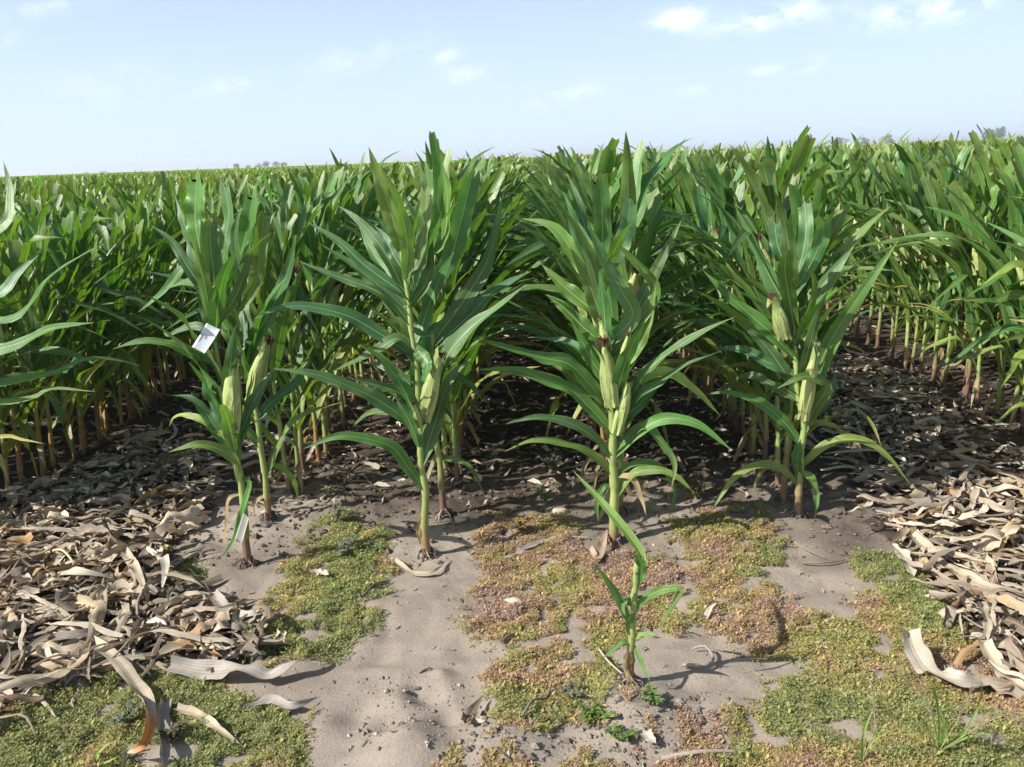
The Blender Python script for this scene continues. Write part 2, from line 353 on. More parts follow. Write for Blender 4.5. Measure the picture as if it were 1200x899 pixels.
def ear_bufs(a, b, r, rr, lod=0, pale=False):
    """husk around the ear from a to b (with its shank) and a tuft of silk"""
    a = np.asarray(a, float); b = np.asarray(b, float); n = 16 if lod == 0 else 6; k = 14 if lod == 0 else 6
    L_ = np.linalg.norm(b-a); d = (b-a)/L_
    s = np.linspace(0, 1, n); P = a+np.outer(s, b-a); bow = np.cross(d, [0, 1, 0]); P = P+np.outer(np.sin(s*PI), bow)*L_*.03*rr.choice([-1, 1])
    prof = np.interp(s, [0, .08, .25, .5, .75, .92, 1], [.45, .7, .95, 1, .78, .42, .22])
    V, q, c, uv = tube(P, prof*r, np.array([.27, .34, .11]), k=k, capped=True)
    th = uv[:-1, 0]*2*PI; ax = np.repeat(P, k, axis=0)
    V[:-1] = ax+(V[:-1]-ax)*(1+.09*np.sin(3*th+uv[:-1, 1]*2.5+rr.uniform(0, 6))+.03*np.sin(9*th))[:, None]
    cc = np.tile(np.array([.33, .40, .14]) if not pale else np.array([.42, .46, .18]), (len(V), 1))
    cc = cc*(1-.22*(np.sin(3*th+1)[:, None] > .6).repeat(1, 1).astype(float)) if False else cc
    st = (.92+.16*np.sin(uv[:, 0]*2*PI*5+uv[:, 1]*3))[:, None]; cc = cc*st
    hb = Buf().add(V, q, cc, uv)
    if lod == 0:       # loose husk tips at the end of the ear
        for j in range(6):
            t0 = j*1.05+rr.uniform(-.3, .3); A = nrm(np.cross(d, [.3, 1, .2])); B = np.cross(d, A); o_ = A*math.cos(t0)+B*math.sin(t0); ee = rr.uniform(.78, 1.0)
            pp = [a+o_*r*.5, a+(b-a)*.2+o_*r*.98, a+(b-a)*.5+o_*r*1.07, a+(b-a)*ee*.85+o_*r*.75, a+(b-a)*(ee+.03)+o_*r*(.42+rr.uniform(0, .25))]
            v2, q2, u2 = blade(pp, r*2.0, o_, seg=10, m=4, ruf=.06, fold=-.42, r=rr, base_w=.8); cq = cc[0]*rr.uniform(.78, 1.15)
            hb.add(v2, q2, cq*(.85+.3*np.abs(np.sin(u2[:, :1]*12))), u2)
        for j in range(3):
            t0 = rr.uniform(0, 6.28); A = nrm(np.cross(d, [.3, 1, .2])); B = np.cross(d, A); o_ = A*math.cos(t0)+B*math.sin(t0)
            p0 = a+(b-a)*rr.uniform(.55, .75)+o_*r*.75
            p1 = p0+d*L_*.25+o_*r*.0; p2 = p0+d*L_*rr.uniform(.38, .5)+o_*r*rr.uniform(-.1, .9)
            v2, q2, u2 = blade([p0, p1, p2], r*1.3, o_, seg=6, m=2, ruf=.05, fold=-.3, r=rr)
            hb.add(v2, q2, np.array([.25, .33, .11])*rr.uniform(.85, 1.15), u2)
    sb = Buf(); sc0 = np.array([.075, .028, .016])
    n_s = 34 if lod == 0 else 1
    v3, q3, c3, u3 = tube([b-d*r*.4, b+d*r*.5, b+d*r*.9], [r*.26, r*.34, r*.2], sc0, k=6); sb.add(v3, q3, c3, u3)
    if lod == 0:
        for j in range(n_s):
            o_ = np.array([rr.gauss(0, 1), rr.gauss(0, 1), rr.gauss(0, .4)]); o_ = o_/np.linalg.norm(o_)
            e0 = b+o_*r*.15; e1 = b+d*r*1.0+o_*r*.4; e2 = e1+o_*r*rr.uniform(.1, .7)+np.array([0, 0, -r*rr.uniform(.0, 1.1)])
            v3, q3, c3, u3 = tube(spline([e0, e1, e2], 5), [.0022, .0011], sc0*rr.uniform(.7, 1.8), k=3, capped=False); sb.add(v3, q3, c3, u3)
    return hb, sb
def root_buf(r0, rr, n=13):
    b_ = Buf()
    for i in range(n+6):
        a = i/n*2*PI+rr.uniform(-.35, .35); d = np.array([math.cos(a), math.sin(a), 0]); R = rr.uniform(.022, .058)*rr.uniform(.7, 1.2); e = np.array([-d[1], d[0], 0])*rr.gauss(0, .012)
        c = [np.array([.10, .075, .08]), np.array([.16, .12, .10]), np.array([.30, .24, .19]), np.array([.06, .045, .045])][rr.choice([0, 0, 1, 1, 2, 3])]*rr.uniform(.7, 1.3); z0 = rr.uniform(.012, .045)
        P = spline([d*r0*.6+[0, 0, z0], d*(r0+.009)+e*.4+[0, 0, z0*.75], d*(r0+R)*.6+e+[0, 0, z0*.3+.004], d*R+e+[0, 0, -.012]], 7)
        b_.add(*tube(P, [rr.uniform(.0022, .0042), .0018], c, k=5))
    for i in range(26):          # earth and rootlets held in the crown
        a = rr.uniform(0, 6.28); q_ = rr.uniform(0, .032); s_ = rr.uniform(.003, .008); p = np.array([math.cos(a)*q_, math.sin(a)*q_, rr.uniform(0, .022)])
        b_.add(*tube(np.array([p-[s_, 0, 0], p, p+[s_, 0, s_*.4]]), [s_*.6, s_, s_*.5], np.array([.13, .10, .08])*rr.uniform(.5, 1.4), k=5))
    return b_
def generic_plant(r, lod=0, h=1.55, az=None, az_brown=False, many_ears=False):
    """returns parts: list of (kind, Buf, colour-kind)"""
    parts = []
    az = r.gauss(0, .55) if az is None else az
    lean = np.array([r.gauss(0, .075), r.gauss(0, .06), 0])
    top = h*.8
    path = [np.array([0, 0, -.01]), lean*.3+[0, 0, top*.35], lean*.7+[r.gauss(0, .012), r.gauss(0, .012), top*.7], lean+[0, 0, top]]
    SP = spline(path, 30)
    r0 = r.uniform(.0125, .0165)
    V = stalk_buf(path, r0, .006, (r.uniform(.4, .6) if az_brown else r.uniform(.15, .35)), k=8 if lod == 0 else 4, lod=lod); sb = Buf().add(*V)
    parts.append(('stalk', sb))
    nl = r.randint(13, 16) if lod < 2 else 9
    seg, m = ((13, 4), (7, 2), (3, 2))[lod]
    gcol = [G1, G2, G1*.6+G2*.4, G1*.75+G3*.25][r.randint(0, 3)]*r.uniform(.8, 1.15)
    for i in range(nl):
        f = i/(nl-1) if lod < 2 else .3+.7*i/(nl-1)
        zb = h*(.16+.62*f); base = SP[min(29, int(zb/top*29))]
        a = az+(PI if i % 2 else 0)+r.gauss(0, .42); dr = np.array([math.cos(a), math.sin(a), 0])
        up = np.array([0, 0, 1.])
        if f > .62:      # top leaves, cut off by the topper
            cut = f > .68 and r.random() < .85
            Ln = r.uniform(.42, .62); t0 = math.radians(r.uniform(6, 22)); t1 = t0+math.radians(r.uniform(0, 25) if cut else r.uniform(20, 70))
            wd = r.uniform(.05, .088)
            droop = 0
            if cut: Ln = min(Ln, max(.15, (h*r.uniform(.9, 1.035)-zb)/math.cos((t0+t1)/2)))
        else:
            cut = False; Ln = .5+.32*math.sin(PI*(.15+.8*f))*r.uniform(.85, 1.1); wd = r.uniform(.05, .08)*(.75+.45*f)
            t0 = math.radians(r.uniform(16, 34)); t1 = t0+math.radians(r.uniform(15, 75)*(1.35-.85*f))
        kk = r.randint(3, 6) if (r.random() < .28 and not cut) else 99; kb_ = r.uniform(.5, 1.5)
        pts = []; pos = base.copy(); nstep = 9; bend = r.uniform(1.0, 2.2); side = np.cross(dr, up)*r.gauss(0, .12)
        for s in range(nstep+1):
            pts.append(pos.copy()); th = min(2.9, t0+(t1-t0)*((s+.5)/nstep)**bend+(kb_ if s >= kk else 0))
            pos = pos+(dr*math.sin(th)+up*math.cos(th)+side*s/nstep)*Ln/nstep
        tw = r.gauss(0, .5); hint = -dr*.6+up*1.0 if f < .62 else -dr+up*.2
        v, q, uv = blade(pts, wd, hint, (tw*.15, tw+r.gauss(0, .5)), blunt=cut, seg=seg, m=m, ruf=r.uniform(.2, .42) if lod == 0 else .2, fold=r.uniform(.1, .45), r=r)
        c = gcol.copy()
        dry = 0
        if f < .12: c = c*.4+G3*.4+YEL*r.uniform(0, .5); dry = .35
        elif f < .4 and r.random() < .5: dry = r.uniform(.03, .12)
        elif cut: c = c*.85+G3*.15
        col = leaf_cols(uv, c, r, .02 if cut else dry, .12 if cut else .1)
        parts.append(('leaf', Buf().add(v, q, col, uv)))
        # withered first leaves hanging at the foot
    if lod == 0:
        for j in range(r.randint(0, 2)):
            a = r.uniform(0, 6.28); dr = np.array([math.cos(a), math.sin(a), 0]); z0 = r.uniform(.1, .22); Ln = r.uniform(.12, .28)
            pts = [np.array([0, 0, z0])+dr*r0, dr*.05+[0, 0, z0+.02], dr*(.07+Ln*.3)+[0, 0, z0-Ln*.4], dr*(.08+Ln*.35)+[0, 0, max(.01, z0-Ln*.8)]]
            v, q, uv = blade(pts, r.uniform(.02, .035), dr+[0, 0, .3], (0, r.gauss(0, 1.2)), seg=8, m=2, ruf=.3, r=r)
            parts.append(('leaf', Buf().add(v, q, (DRY*.8+YEL*.2)*r.uniform(.6, 1.1), uv)))
        parts.append(('brace_root', root_buf(r0, r)))
    for ei in range((2 if many_ears else (1 if r.random() < .85 else 0)) if lod < 2 else 0):
        ze = h*r.uniform(.46, .56)+(.1 if ei else 0); a = (r.uniform(0, 2*PI) if many_ears else az+r.choice([0, PI])+r.gauss(0, .3)); dr = np.array([math.cos(a), math.sin(a), 0])
        p0 = SP[int(ze/top*29)]+dr*.02; p1 = p0+dr*r.uniform(.05, .1)+np.array([0, 0, r.uniform(.17, .23)])
        hb, kb = ear_bufs(p0, p1, r.uniform(.026, .033), r, lod, pale=True)
        parts.append(('ear', hb)); parts.append(('silk', kb))
    return parts
MATOF = {'stalk': M_stalk, 'leaf': M_leaf, 'brace_root': M_root, 'ear': M_husk, 'silk': M_silk, 'foliage': M_leaf}

protos = []
for i in range(18):
    ps = generic_plant(random.Random(100+i), 0, az_brown=i < 9, many_ears=i >= 10)
    full = [(k, mk_mesh(k, b_, MATOF[k])) for k, b_ in ps]
    fol = Buf()
    for k, b_ in ps:
        if k == 'leaf': fol.add(*b_.cat())
    simple = [(k, m_) for k, m_ in full if k not in ('leaf', 'brace_root')]+[('foliage', mk_mesh('foliage', fol, M_leaf))]
    protos.append((full, simple))
def place_plant(pi, loc, rz, s, label, group, full):
    t_ = thing('corn_plant', loc, label, 'corn plant', group, rz, s)
    ear = None
    for k, me in protos[pi][0 if full else 1]:
        o_ = obj(k, me, ear if k == 'silk' else t_)
        if k == 'ear': ear = o_
    return t_

# the named plants at the field edge, leaf by leaf: photo points lifted to their own distance
def hero(base, Y, stalk, r0, leaves, ears, label, seed, r1=.007, brown=.25, group=None, name='corn_plant', cat='corn plant', z0=None, kx=9):
    r = random.Random(seed); B = gnd(*base); B[2] = float(gz(B[0], B[1])); Y = B[1] if Y is None else Y
    t_ = thing(name, tuple(B), label, cat, group)
    SPp = [B.copy()]+[atY(px, py, Y+dy) for px, py, dy in [(s + (0,))[:3] for s in stalk]]
    SPp = [p_-B for p_ in SPp]; SPp[0] = np.array([0, 0, -.01])
    V = stalk_buf(SPp, r0, r1, brown, k=12); obj('stalk', mk_mesh('stalk', Buf().add(*V), M_stalk), t_)
    SL = spline(SPp, 60)
    for lf in leaves:
        pts, wd, kw = lf[0], lf[1], (lf[2] if len(lf) > 2 else {})
        tipd = kw.get('dy', r.uniform(-.14, .14)); n = len(pts)
        P = []
        for i, (px, py) in enumerate(pts):
            P.append(atY(px, py, Y+tipd*(i/(n-1))**1.3)-B)
        if not kw.get('free'):      # seat the blade on the stalk at the height where it leaves it
            j = np.argmin(np.abs(SL[:, 2]-P[0][2])); P[0] = SL[j].copy()
        hint = kw.get('h', None)
        if hint is None:
            d = nrm(P[-1]-P[0]); hint = np.array([r.uniform(-.35, .25), -.75, .75 if abs(d[2]) < .8 else .15])
        tw = kw.get('tw', r.gauss(0, .35)); c = kw.get('c', [G1, G2, G2, G1*.5+G2*.5][r.randint(0, 3)])*1.0
        v, q, uv = blade(P, wd*(.86 if kx else .74), hint, (0, tw), blunt=kw.get('b', False), seg=26, m=6, ruf=kw.get('ruf', .32), fold=kw.get('f', r.uniform(.12, .35)), r=r)
        o_ = obj('leaf', mk_mesh('leaf', Buf().add(v, q, leaf_cols(uv, c, r, kw.get('dry', .015 if kw.get('b') else .04), .12), uv), kw.get('m', M_leaf)), t_)
        if kw.get('lab'): o_['label'] = kw['lab']
    for k in range(kx):        # further blades that point towards and away from the camera
        f = r.uniform(.35, .95); b0 = SL[int(f*59)].copy(); a = r.choice([-PI/2, PI/2])+r.gauss(0, .7); dr = np.array([math.cos(a), math.sin(a), 0]); Ln = r.uniform(.35, .58); t0 = math.radians(r.uniform(10, 30)); t1 = t0+math.radians(r.uniform(20, 85)*(1.2-f*.7)); pts = []; pos = b0
        for q_ in range(9):
            pts.append(pos.copy()); th = t0+(t1-t0)*(q_/8)**1.4; pos = pos+(dr*math.sin(th)+np.array([0, 0, math.cos(th)]))*Ln/8
        if pts[-1][2] > 1.62: continue
        v, q, uv = blade(pts, r.uniform(.05, .07), -dr*.7+[0, 0, 1.], (0, r.gauss(0, .7)), seg=20, m=4, ruf=.32, fold=r.uniform(.12, .4), r=r)
        obj('leaf', mk_mesh('leaf', Buf().add(v, q, leaf_cols(uv, [G1, G2, G1*.5+G2*.5][k % 3], r, .03, .1), uv), M_leaf), t_)
    for e in ears:
        (a, b_, re) = e[:3]; dy = e[3] if len(e) > 3 else -.03
        hb, kb = ear_bufs(atY(*a, Y+dy)-B, atY(*b_, Y+dy*1.5)-B, re, r, 0, pale=len(e) > 4)
        eo = obj('ear', mk_mesh('ear', hb, M_husk), t_); obj('silk', mk_mesh('silk', kb, M_silk), eo)
    obj('brace_root', mk_mesh('brace_root', root_buf(r0*1.1, r, 20), M_root), t_)
    return t_
YG = G3*1.4
EG = 'corn plants at the bare edge of the field'
hero((290, 662), None, [(287, 613), (282, 560), (273, 523), (265, 480), (257, 440), (252, 400), (247, 360), (240, 325), (236, 295)], .0165, [
    ([(236, 300), (229, 260), (231, 207)], .092, dict(b=True, dy=.02, c=G1*1.25, tw=.1)),
    ([(248, 378), (251, 330), (247, 290), (246, 262)], .085, dict(b=True, dy=-.05, tw=-.3)),
    ([(246, 345), (256, 310), (261, 285), (252, 262), (246, 256)], .07, dict(dy=.05)),
    ([(237, 352), (219, 311), (203, 285), (177, 264)], .05, {}),
    ([(246, 365), (232, 330), (219, 311), (192, 341), (162, 366)], .045, dict(tw=.5, c=G2*1.5)),
    ([(255, 432), (227, 415), (200, 403), (165, 400), (132, 409)], .05, dict(dy=-.1)),
    ([(269, 530), (255, 505), (240, 482), (220, 466), (193, 463)], .06, dict(c=G2*1.2)),
    ([(262, 515), (240, 495), (220, 487), (205, 489), (198, 500)], .035, dict(c=YG, dry=.3)),
    ([(281, 567), (275, 540), (258, 527), (230, 521), (197, 530)], .05, dict(c=G3, dy=-.1)),
    ([(276, 530), (290, 488), (305, 457), (326, 425)], .07, dict(c=G2, dy=.1)),
    ([(283, 560), (293, 566), (284, 598), (275, 630), (257, 657)], .03, dict(dy=-.06, dry=.1, c=G1*1.3)),
    ([(263, 497), (248, 462), (239, 428), (236, 402)], .07, dict(c=G2*1.1)),
    ([(250, 395), (236, 384), (219, 383), (198, 393), (190, 386)], .04, {}),
    ([(243, 340), (225, 330), (200, 337), (180, 352)], .04, {}),
    ([(281, 575), (268, 585), (266, 610), (262, 640)], .02, dict(c=DRY, dy=-.04, dry=0)),
    ([(250, 385), (275, 350), (290, 310), (293, 285)], .05, dict(dy=.12)),
    ([(240, 330), (228, 300), (212, 250), (205, 228)], .05, dict(dy=.15)),
], [((272, 505), (274, 423), .031), ((266, 480), (257, 452), .012)], 'tagged corn plant with a fat ear, leftmost front plant, roots bare on sand', 11, group=EG)
hero((315, 610), None, [(312, 570), (305, 520), (298, 470), (288, 425), (280, 395), (276, 360), (272, 330)], .0155, [
    ([(277, 355), (280, 308), (291, 265), (297, 227)], .085, dict(b=True, c=G1*1.2, tw=.2)),
    ([(289, 430), (300, 395), (322, 355), (338, 315), (347, 275)], .09, dict(c=G2, dy=-.08)),
    ([(311, 560), (327, 520), (353, 487), (402, 471)], .05, dict(c=G1)),
    ([(284, 405), (262, 362), (240, 335), (222, 326)], .05, {}),
    ([(278, 370), (300, 330), (305, 290), (310, 250)], .07, dict(b=True)),
    ([(273, 335), (262, 300), (268, 250), (262, 215)], .07, dict(b=True, dy=.08)),
    ([(300, 490), (320, 470), (345, 450), (365, 420)], .06, dict(dy=.12)),
    ([(305, 525), (290, 505), (275, 500), (255, 512)], .045, {}),
    ([(309, 545), (330, 548), (345, 565), (350, 590)], .03, dict(c=YG, dry=.3)),
    ([(276, 360), (283, 330), (275, 280), (283, 240)], .06, dict(dy=-.05)),
    ([(313, 580), (300, 588), (298, 605)], .02, dict(c=DRY)),
], [((294, 472), (313, 403), .031)], 'corn plant just behind the tagged front plant, thick ear leaning right', 12, group=EG)
hero((500, 650), None, [(498, 613), (498, 573), (493, 533), (492, 483), (488, 430), (483, 390), (478, 350), (473, 307), (470, 287)], .0165, [
    ([(472, 297), (462, 262), (450, 225), (432, 172)], .08, dict(c=G3, dy=-.05, tw=.25)),
    ([(479, 330), (477, 285), (466, 235), (446, 196)], .065, dict(c=G1*1.2)),
    ([(471, 350), (430, 313), (397, 283), (360, 260)], .05, {}),
    ([(478, 365), (443, 333), (407, 307), (372, 284)], .068, dict(c=G2*1.1)),
    ([(480, 378), (455, 350), (427, 335), (383, 320), (350, 306)], .055, {}),
    ([(484, 418), (443, 390), (407, 370), (360, 359), (328, 361), (297, 374)], .065, dict(c=G2*1.1, dy=-.12)),
    ([(486, 410), (467, 397), (443, 409), (417, 423), (389, 436)], .055, dict(dy=-.1)),
    ([(492, 505), (453, 475), (417, 456), (370, 439), (320, 432)], .07, dict(c=G2*1.25, dy=-.16)),
    ([(489, 480), (470, 462), (443, 452), (408, 443)], .06, {}),
    ([(499, 575), (478, 548), (463, 527), (437, 516), (397, 511), (355, 526)], .06, dict(c=G1*1.15, dy=-.14)),
    ([(495, 500), (478, 487), (453, 482), (430, 486), (412, 501)], .042, dict(dy=.06)),
    ([(492, 510), (508, 455), (523, 418), (553, 383), (587, 357), (616, 334)], .085, dict(c=G2*1.1)),
    ([(496, 545), (510, 495), (527, 445), (552, 420)], .08, dict(c=G2, dy=.08)),
    ([(480, 360), (500, 330), (506, 300), (502, 262)], .06, dict(dy=.1)),
    ([(477, 330), (490, 300), (498, 260), (500, 225)], .06, dict(b=True, dy=.05)),
    ([(482, 385), (500, 392), (515, 380), (536, 362)], .05, dict(c=G1)),
    ([(485, 405), (500, 425), (497, 450)], .06, dict(c=G1*.9)),
    ([(474, 318), (462, 300), (452, 280), (440, 265)], .05, {}),
    ([(480, 355), (462, 330), (440, 300), (420, 262)], .06, dict(dy=.2)),
    ([(498, 600), (490, 620), (493, 640)], .025, dict(c=DRY)),
], [((497, 492), (515, 421), .029), ((492, 500), (485, 474), .013, -.05)], 'corn plant with a tall pointed top leaf, rooted where sand meets weeds', 13, group=EG)
hero((520, 606), None, [(517, 560), (510, 500), (507, 440), (506, 380), (502, 320), (500, 270)], .0155, [
    ([(510, 345), (527, 303), (540, 260), (553, 203)], .1, dict(b=True, c=G2*1.15)),
    ([(508, 400), (545, 350), (573, 300), (590, 225)], .085, dict(c=G2*1.2, dy=.15)),
    ([(500, 290), (497, 250), (502, 220), (499, 195)], .08, dict(b=True)),
    ([(502, 300), (520, 280), (524, 230), (515, 182)], .07, dict(b=True, c=G1*1.2)),
    ([(506, 410), (550, 370), (580, 340), (622, 318)], .08, dict(c=G2, dy=.1)),
    ([(516, 540), (540, 540), (556, 555), (564, 573)], .035, dict(c=G1)),
    ([(505, 360), (480, 320), (462, 290), (440, 250)], .07, dict(dy=.2)),
    ([(508, 460), (530, 440), (550, 450), (566, 470)], .05, dict(dy=.1)),
    ([(509, 480), (480, 450), (450, 430), (425, 425)], .06, dict(dy=.15)),
    ([(501, 310), (510, 260), (514, 215), (508, 160)], .05, dict(b=True, c=G1)),
], [((512, 420), (519, 365), .026, .06)], 'corn plant with broad blunt blue-green leaves, second in the row of the pointed-top plant', 14, group=EG)
hero((718, 635), None, [(720, 603), (719, 557), (718, 513), (717, 470), (713, 437), (707, 380), (703, 330), (697, 303)], .021, [
    ([(706, 365), (693, 327), (673, 297), (647, 265), (612, 256)], .08, dict(c=G1*1.15)),
    ([(719, 405), (741, 372), (728, 340), (707, 303), (688, 258)], .08, dict(c=G2*1.4, dy=-.1, tw=-.3)),
    ([(716, 420), (750, 375), (768, 338), (742, 304), (711, 276)], .062, dict(c=G1, dy=-.02)),
    ([(716, 440), (740, 410), (757, 380), (768, 343)], .09, dict(c=G1*1.1, tw=.3)),
    ([(721, 490), (742, 452), (765, 428), (793, 407), (827, 387), (862, 371)], .062, dict(c=G2*1.3)),
    ([(719, 505), (745, 467), (785, 440), (813, 424), (846, 411)], .055, {}),
    ([(716, 470), (750, 445), (787, 438), (815, 458), (845, 488)], .062, dict(c=YG*1.2, dy=.12, lab='yellowing leaf hanging to the right')),
    ([(716, 480), (693, 453), (667, 427), (633, 419), (593, 407), (557, 397)], .075, dict(c=G1*1.15, dy=-.12)),
    ([(718, 510), (693, 480), (667, 455), (640, 445), (603, 434), (557, 433)], .065, dict(c=G1*1.1, dy=-.05)),
    ([(718, 540), (700, 517), (670, 497), (633, 489), (594, 496)], .055, dict(c=G2*1.1)),
    ([(718, 560), (700, 537), (670, 522), (627, 516), (591, 529)], .045, dict(c=G1*1.2, dy=-.12)),
    ([(721, 537), (747, 507), (780, 491), (817, 497), (858, 528)], .06, dict(c=G1*1.2, dy=-.1)),
    ([(720, 530), (752, 500), (773, 516), (790, 543), (787, 572)], .048, dict(c=G1, dry=.25)),
    ([(723, 582), (740, 557), (770, 551), (793, 559), (814, 578)], .048, dict(c=G1*1.1, dy=-.06)),
    ([(722, 555), (745, 543), (775, 548), (790, 575), (784, 608)], .035, dict(c=G1, dy=.1)),
    ([(719, 500), (735, 486), (752, 472), (774, 449)], .06, dict(dy=.1)),
    ([(720, 560), (740, 560), (752, 585), (757, 603)], .03, dict(c=DRY, lab='withered brown leaf')),
    ([(719, 575), (708, 570), (700, 590), (701, 612)], .03, dict(c=G1)),
    ([(703, 335), (690, 300), (672, 262), (660, 225)], .075, dict(dy=.12)),
    ([(700, 320), (706, 280), (705, 240), (702, 208)], .08, dict(b=True)),
    ([(702, 330), (722, 300), (735, 265), (738, 235)], .08, dict(b=True, c=G2*1.4, dy=.15)),
    ([(706, 370), (690, 360), (660, 335), (635, 310)], .075, dict(c=G1, dy=.12)),
    ([(710, 405), (685, 385), (660, 360), (640, 345)], .08, dict(c=G1, dy=.1)),
    ([(708, 390), (697, 350), (685, 320), (668, 290)], .075, {}),
    ([(715, 450), (695, 425), (680, 395), (668, 372)], .06, dict(c=G1)),
    ([(716, 455), (690, 420), (660, 400), (612, 395)], .05, dict(dy=.2)),
    ([(712, 420), (735, 385), (762, 330), (800, 255)], .07, dict(dy=.25)),
], [((718, 475), (707, 405), .031), ((722, 508), (737, 447), .021), ((727, 440), (736, 393), .013, -.05), ((712, 410), (706, 375), .02, -.01)],
    'corn plant with a thick pale stem and wide open leaves, several dark-silked ears', 15, r1=.009, brown=.14, group=EG)
hero((935, 606), None, [(937, 570), (938, 537), (942, 503), (937, 470), (933, 437), (932, 390), (930, 350), (928, 318)], .0165, [
    ([(939, 490), (960, 430), (977, 393), (1000, 357), (1023, 323), (1053, 281)], .082, dict(c=G1*1.15, dy=-.08, tw=.1, f=.3)),
    ([(942, 505), (955, 478), (969, 452), (943, 441), (911, 455)], .065, dict(c=G1*1.1, dy=-.12)),
    ([(940, 490), (965, 470), (975, 450), (978, 432)], .07, dict(c=G2)),
    ([(939, 547), (970, 520), (1010, 516), (1037, 533), (1068, 569)], .048, dict(c=G3, dy=-.08)),
    ([(937, 570), (917, 550), (893, 545), (863, 557), (834, 598)], .045, dict(c=G3, dy=-.12)),
    ([(939, 552), (950, 560), (956, 580), (955, 608)], .042, dict(c=G1*1.2, dy=-.1)),
    ([(936, 562), (934, 540), (937, 522)], .05, dict(b=True, dy=-.05)),
    ([(938, 525), (917, 493), (887, 470), (853, 460), (828, 462)], .06, dict(c=G1)),
    ([(932, 420), (903, 390), (880, 370), (850, 343), (824, 317)], .075, dict(c=G1*1.15)),
    ([(936, 460), (905, 415), (885, 393), (862, 375)], .065, dict(c=G2)),
    ([(931, 390), (925, 350), (920, 320), (921, 298)], .075, dict(b=True, c=G1*.9)),
    ([(932, 398), (948, 365), (953, 328), (940, 309)], .05, dict(c=G3)),
    ([(930, 375), (905, 330), (882, 280), (860, 238)], .075, dict(c=G2*1.4, dy=.05)),
    ([(932, 400), (945, 385), (955, 400), (957, 425)], .05, dict(c=G1)),
    ([(929, 335), (940, 300), (945, 265), (942, 235)], .07, dict(b=True, dy=.1)),
    ([(930, 345), (955, 300), (965, 270), (962, 255)], .07, dict(b=True, c=G2*1.3)),
    ([(928, 330), (912, 290), (908, 260)], .07, dict(b=True, dy=.05)),
    ([(934, 440), (900, 425), (870, 410), (838, 408)], .06, dict(dy=.12)),
    ([(936, 470), (910, 455), (880, 440), (850, 450)], .05, dict(dy=.15)),
    ([(938, 500), (960, 495), (985, 505), (1000, 530)], .03, dict(dy=.1, c=G3)),
], [((919, 396), (908, 352), .028, -.02), ((941, 492), (957, 410), .023, -.04, 1)], 'front corn plant with one long straight leaf reaching right, splayed roots on sand', 16, group=EG)
hero((738, 806), None, [(739, 766), (742, 721), (745, 680), (747, 661)], .0125, [
    ([(747, 672), (752, 652), (739, 630), (720, 606), (700, 583), (671, 551)], .040, dict(c=G3*1.1, dy=.2, f=.5, ruf=.1)),
    ([(744, 690), (752, 668), (748, 650)], .04, dict(c=G1, dy=-.02, b=True)),
    ([(739, 735), (725, 702), (710, 679), (694, 659)], .034, dict(c=G2*1.5, dy=-.08, f=.4)),
    ([(742, 715), (760, 698), (785, 690), (797, 692), (788, 710), (773, 734)], .032, dict(c=G1*1.2, dy=-.05)),
    ([(742, 712), (734, 702), (730, 712), (733, 722)], .025, dict(dy=-.05)),
    ([(741, 748), (756, 744), (774, 746)], .024, dict(c=G3*1.3, dy=-.05)),
    ([(740, 752), (730, 752), (718, 762), (705, 773)], .02, dict(c=G1*1.2, dy=-.05)),
    ([(741, 752), (747, 765), (753, 780), (762, 799)], .02, dict(c=G3*1.2, dy=-.06)),
    ([(740, 745), (737, 732), (743, 718)], .032, dict(c=G2*1.3, b=True, dy=-.03)),
    ([(739, 760), (733, 775), (737, 792)], .022, dict(c=DRY, dy=-.02)),
    ([(746, 700), (755, 700), (759, 708), (757, 716)], .018, {}),
], [], 'small lone corn plant standing in weeds and sand ahead of the rows', 17, kx=0, r1=.009, brown=.16, name='young_corn_plant', cat='corn plant')

def pxb(x, y): return proj((x, y, float(gz(x, y))))[:2]
a_ = pxb(-2.8, 3.55)
hero(a_, None, [(a_[0]-22, a_[1]-120), (a_[0]-45, a_[1]-250), (a_[0]-60, a_[1]-330)], .016, [
    ([(a_[0]-35, 380), (-10, 350), (20, 322), (52, 290)], .085, dict(c=G2*1.2, dy=.1)),
    ([(a_[0]-38, 400), (15, 372), (60, 325), (95, 300), (126, 284)], .07, dict(c=G1)),
    ([(a_[0]-28, 440), (15, 405), (60, 385), (110, 378)], .07, dict(c=G1)),
    ([(a_[0]-20, 480), (30, 468), (60, 456), (112, 459)], .045, dict(c=G1, dry=.2)),
    ([(a_[0]-15, 470), (50, 440), (95, 422), (130, 421), (166, 429)], .06, dict(c=G1*.9, dy=.2)),
    ([(a_[0]-55, 300), (-5, 270), (12, 230), (4, 188)], .075, dict(c=G1*1.1, dy=.2)),
    ([(a_[0]-45, 350), (-40, 300), (-30, 250), (-20, 210)], .08, dict(b=True)),
    ([(a_[0]-8, 530), (0, 512), (25, 515), (52, 520)], .03, dict(c=YEL*1.2, dy=-.05)),
], [], 'corn plant at the near corner of the shaded left block, leaves sweeping rightwards', 31, kx=4, brown=.6, group=None)
b_ = pxb(2.74, 4.25)
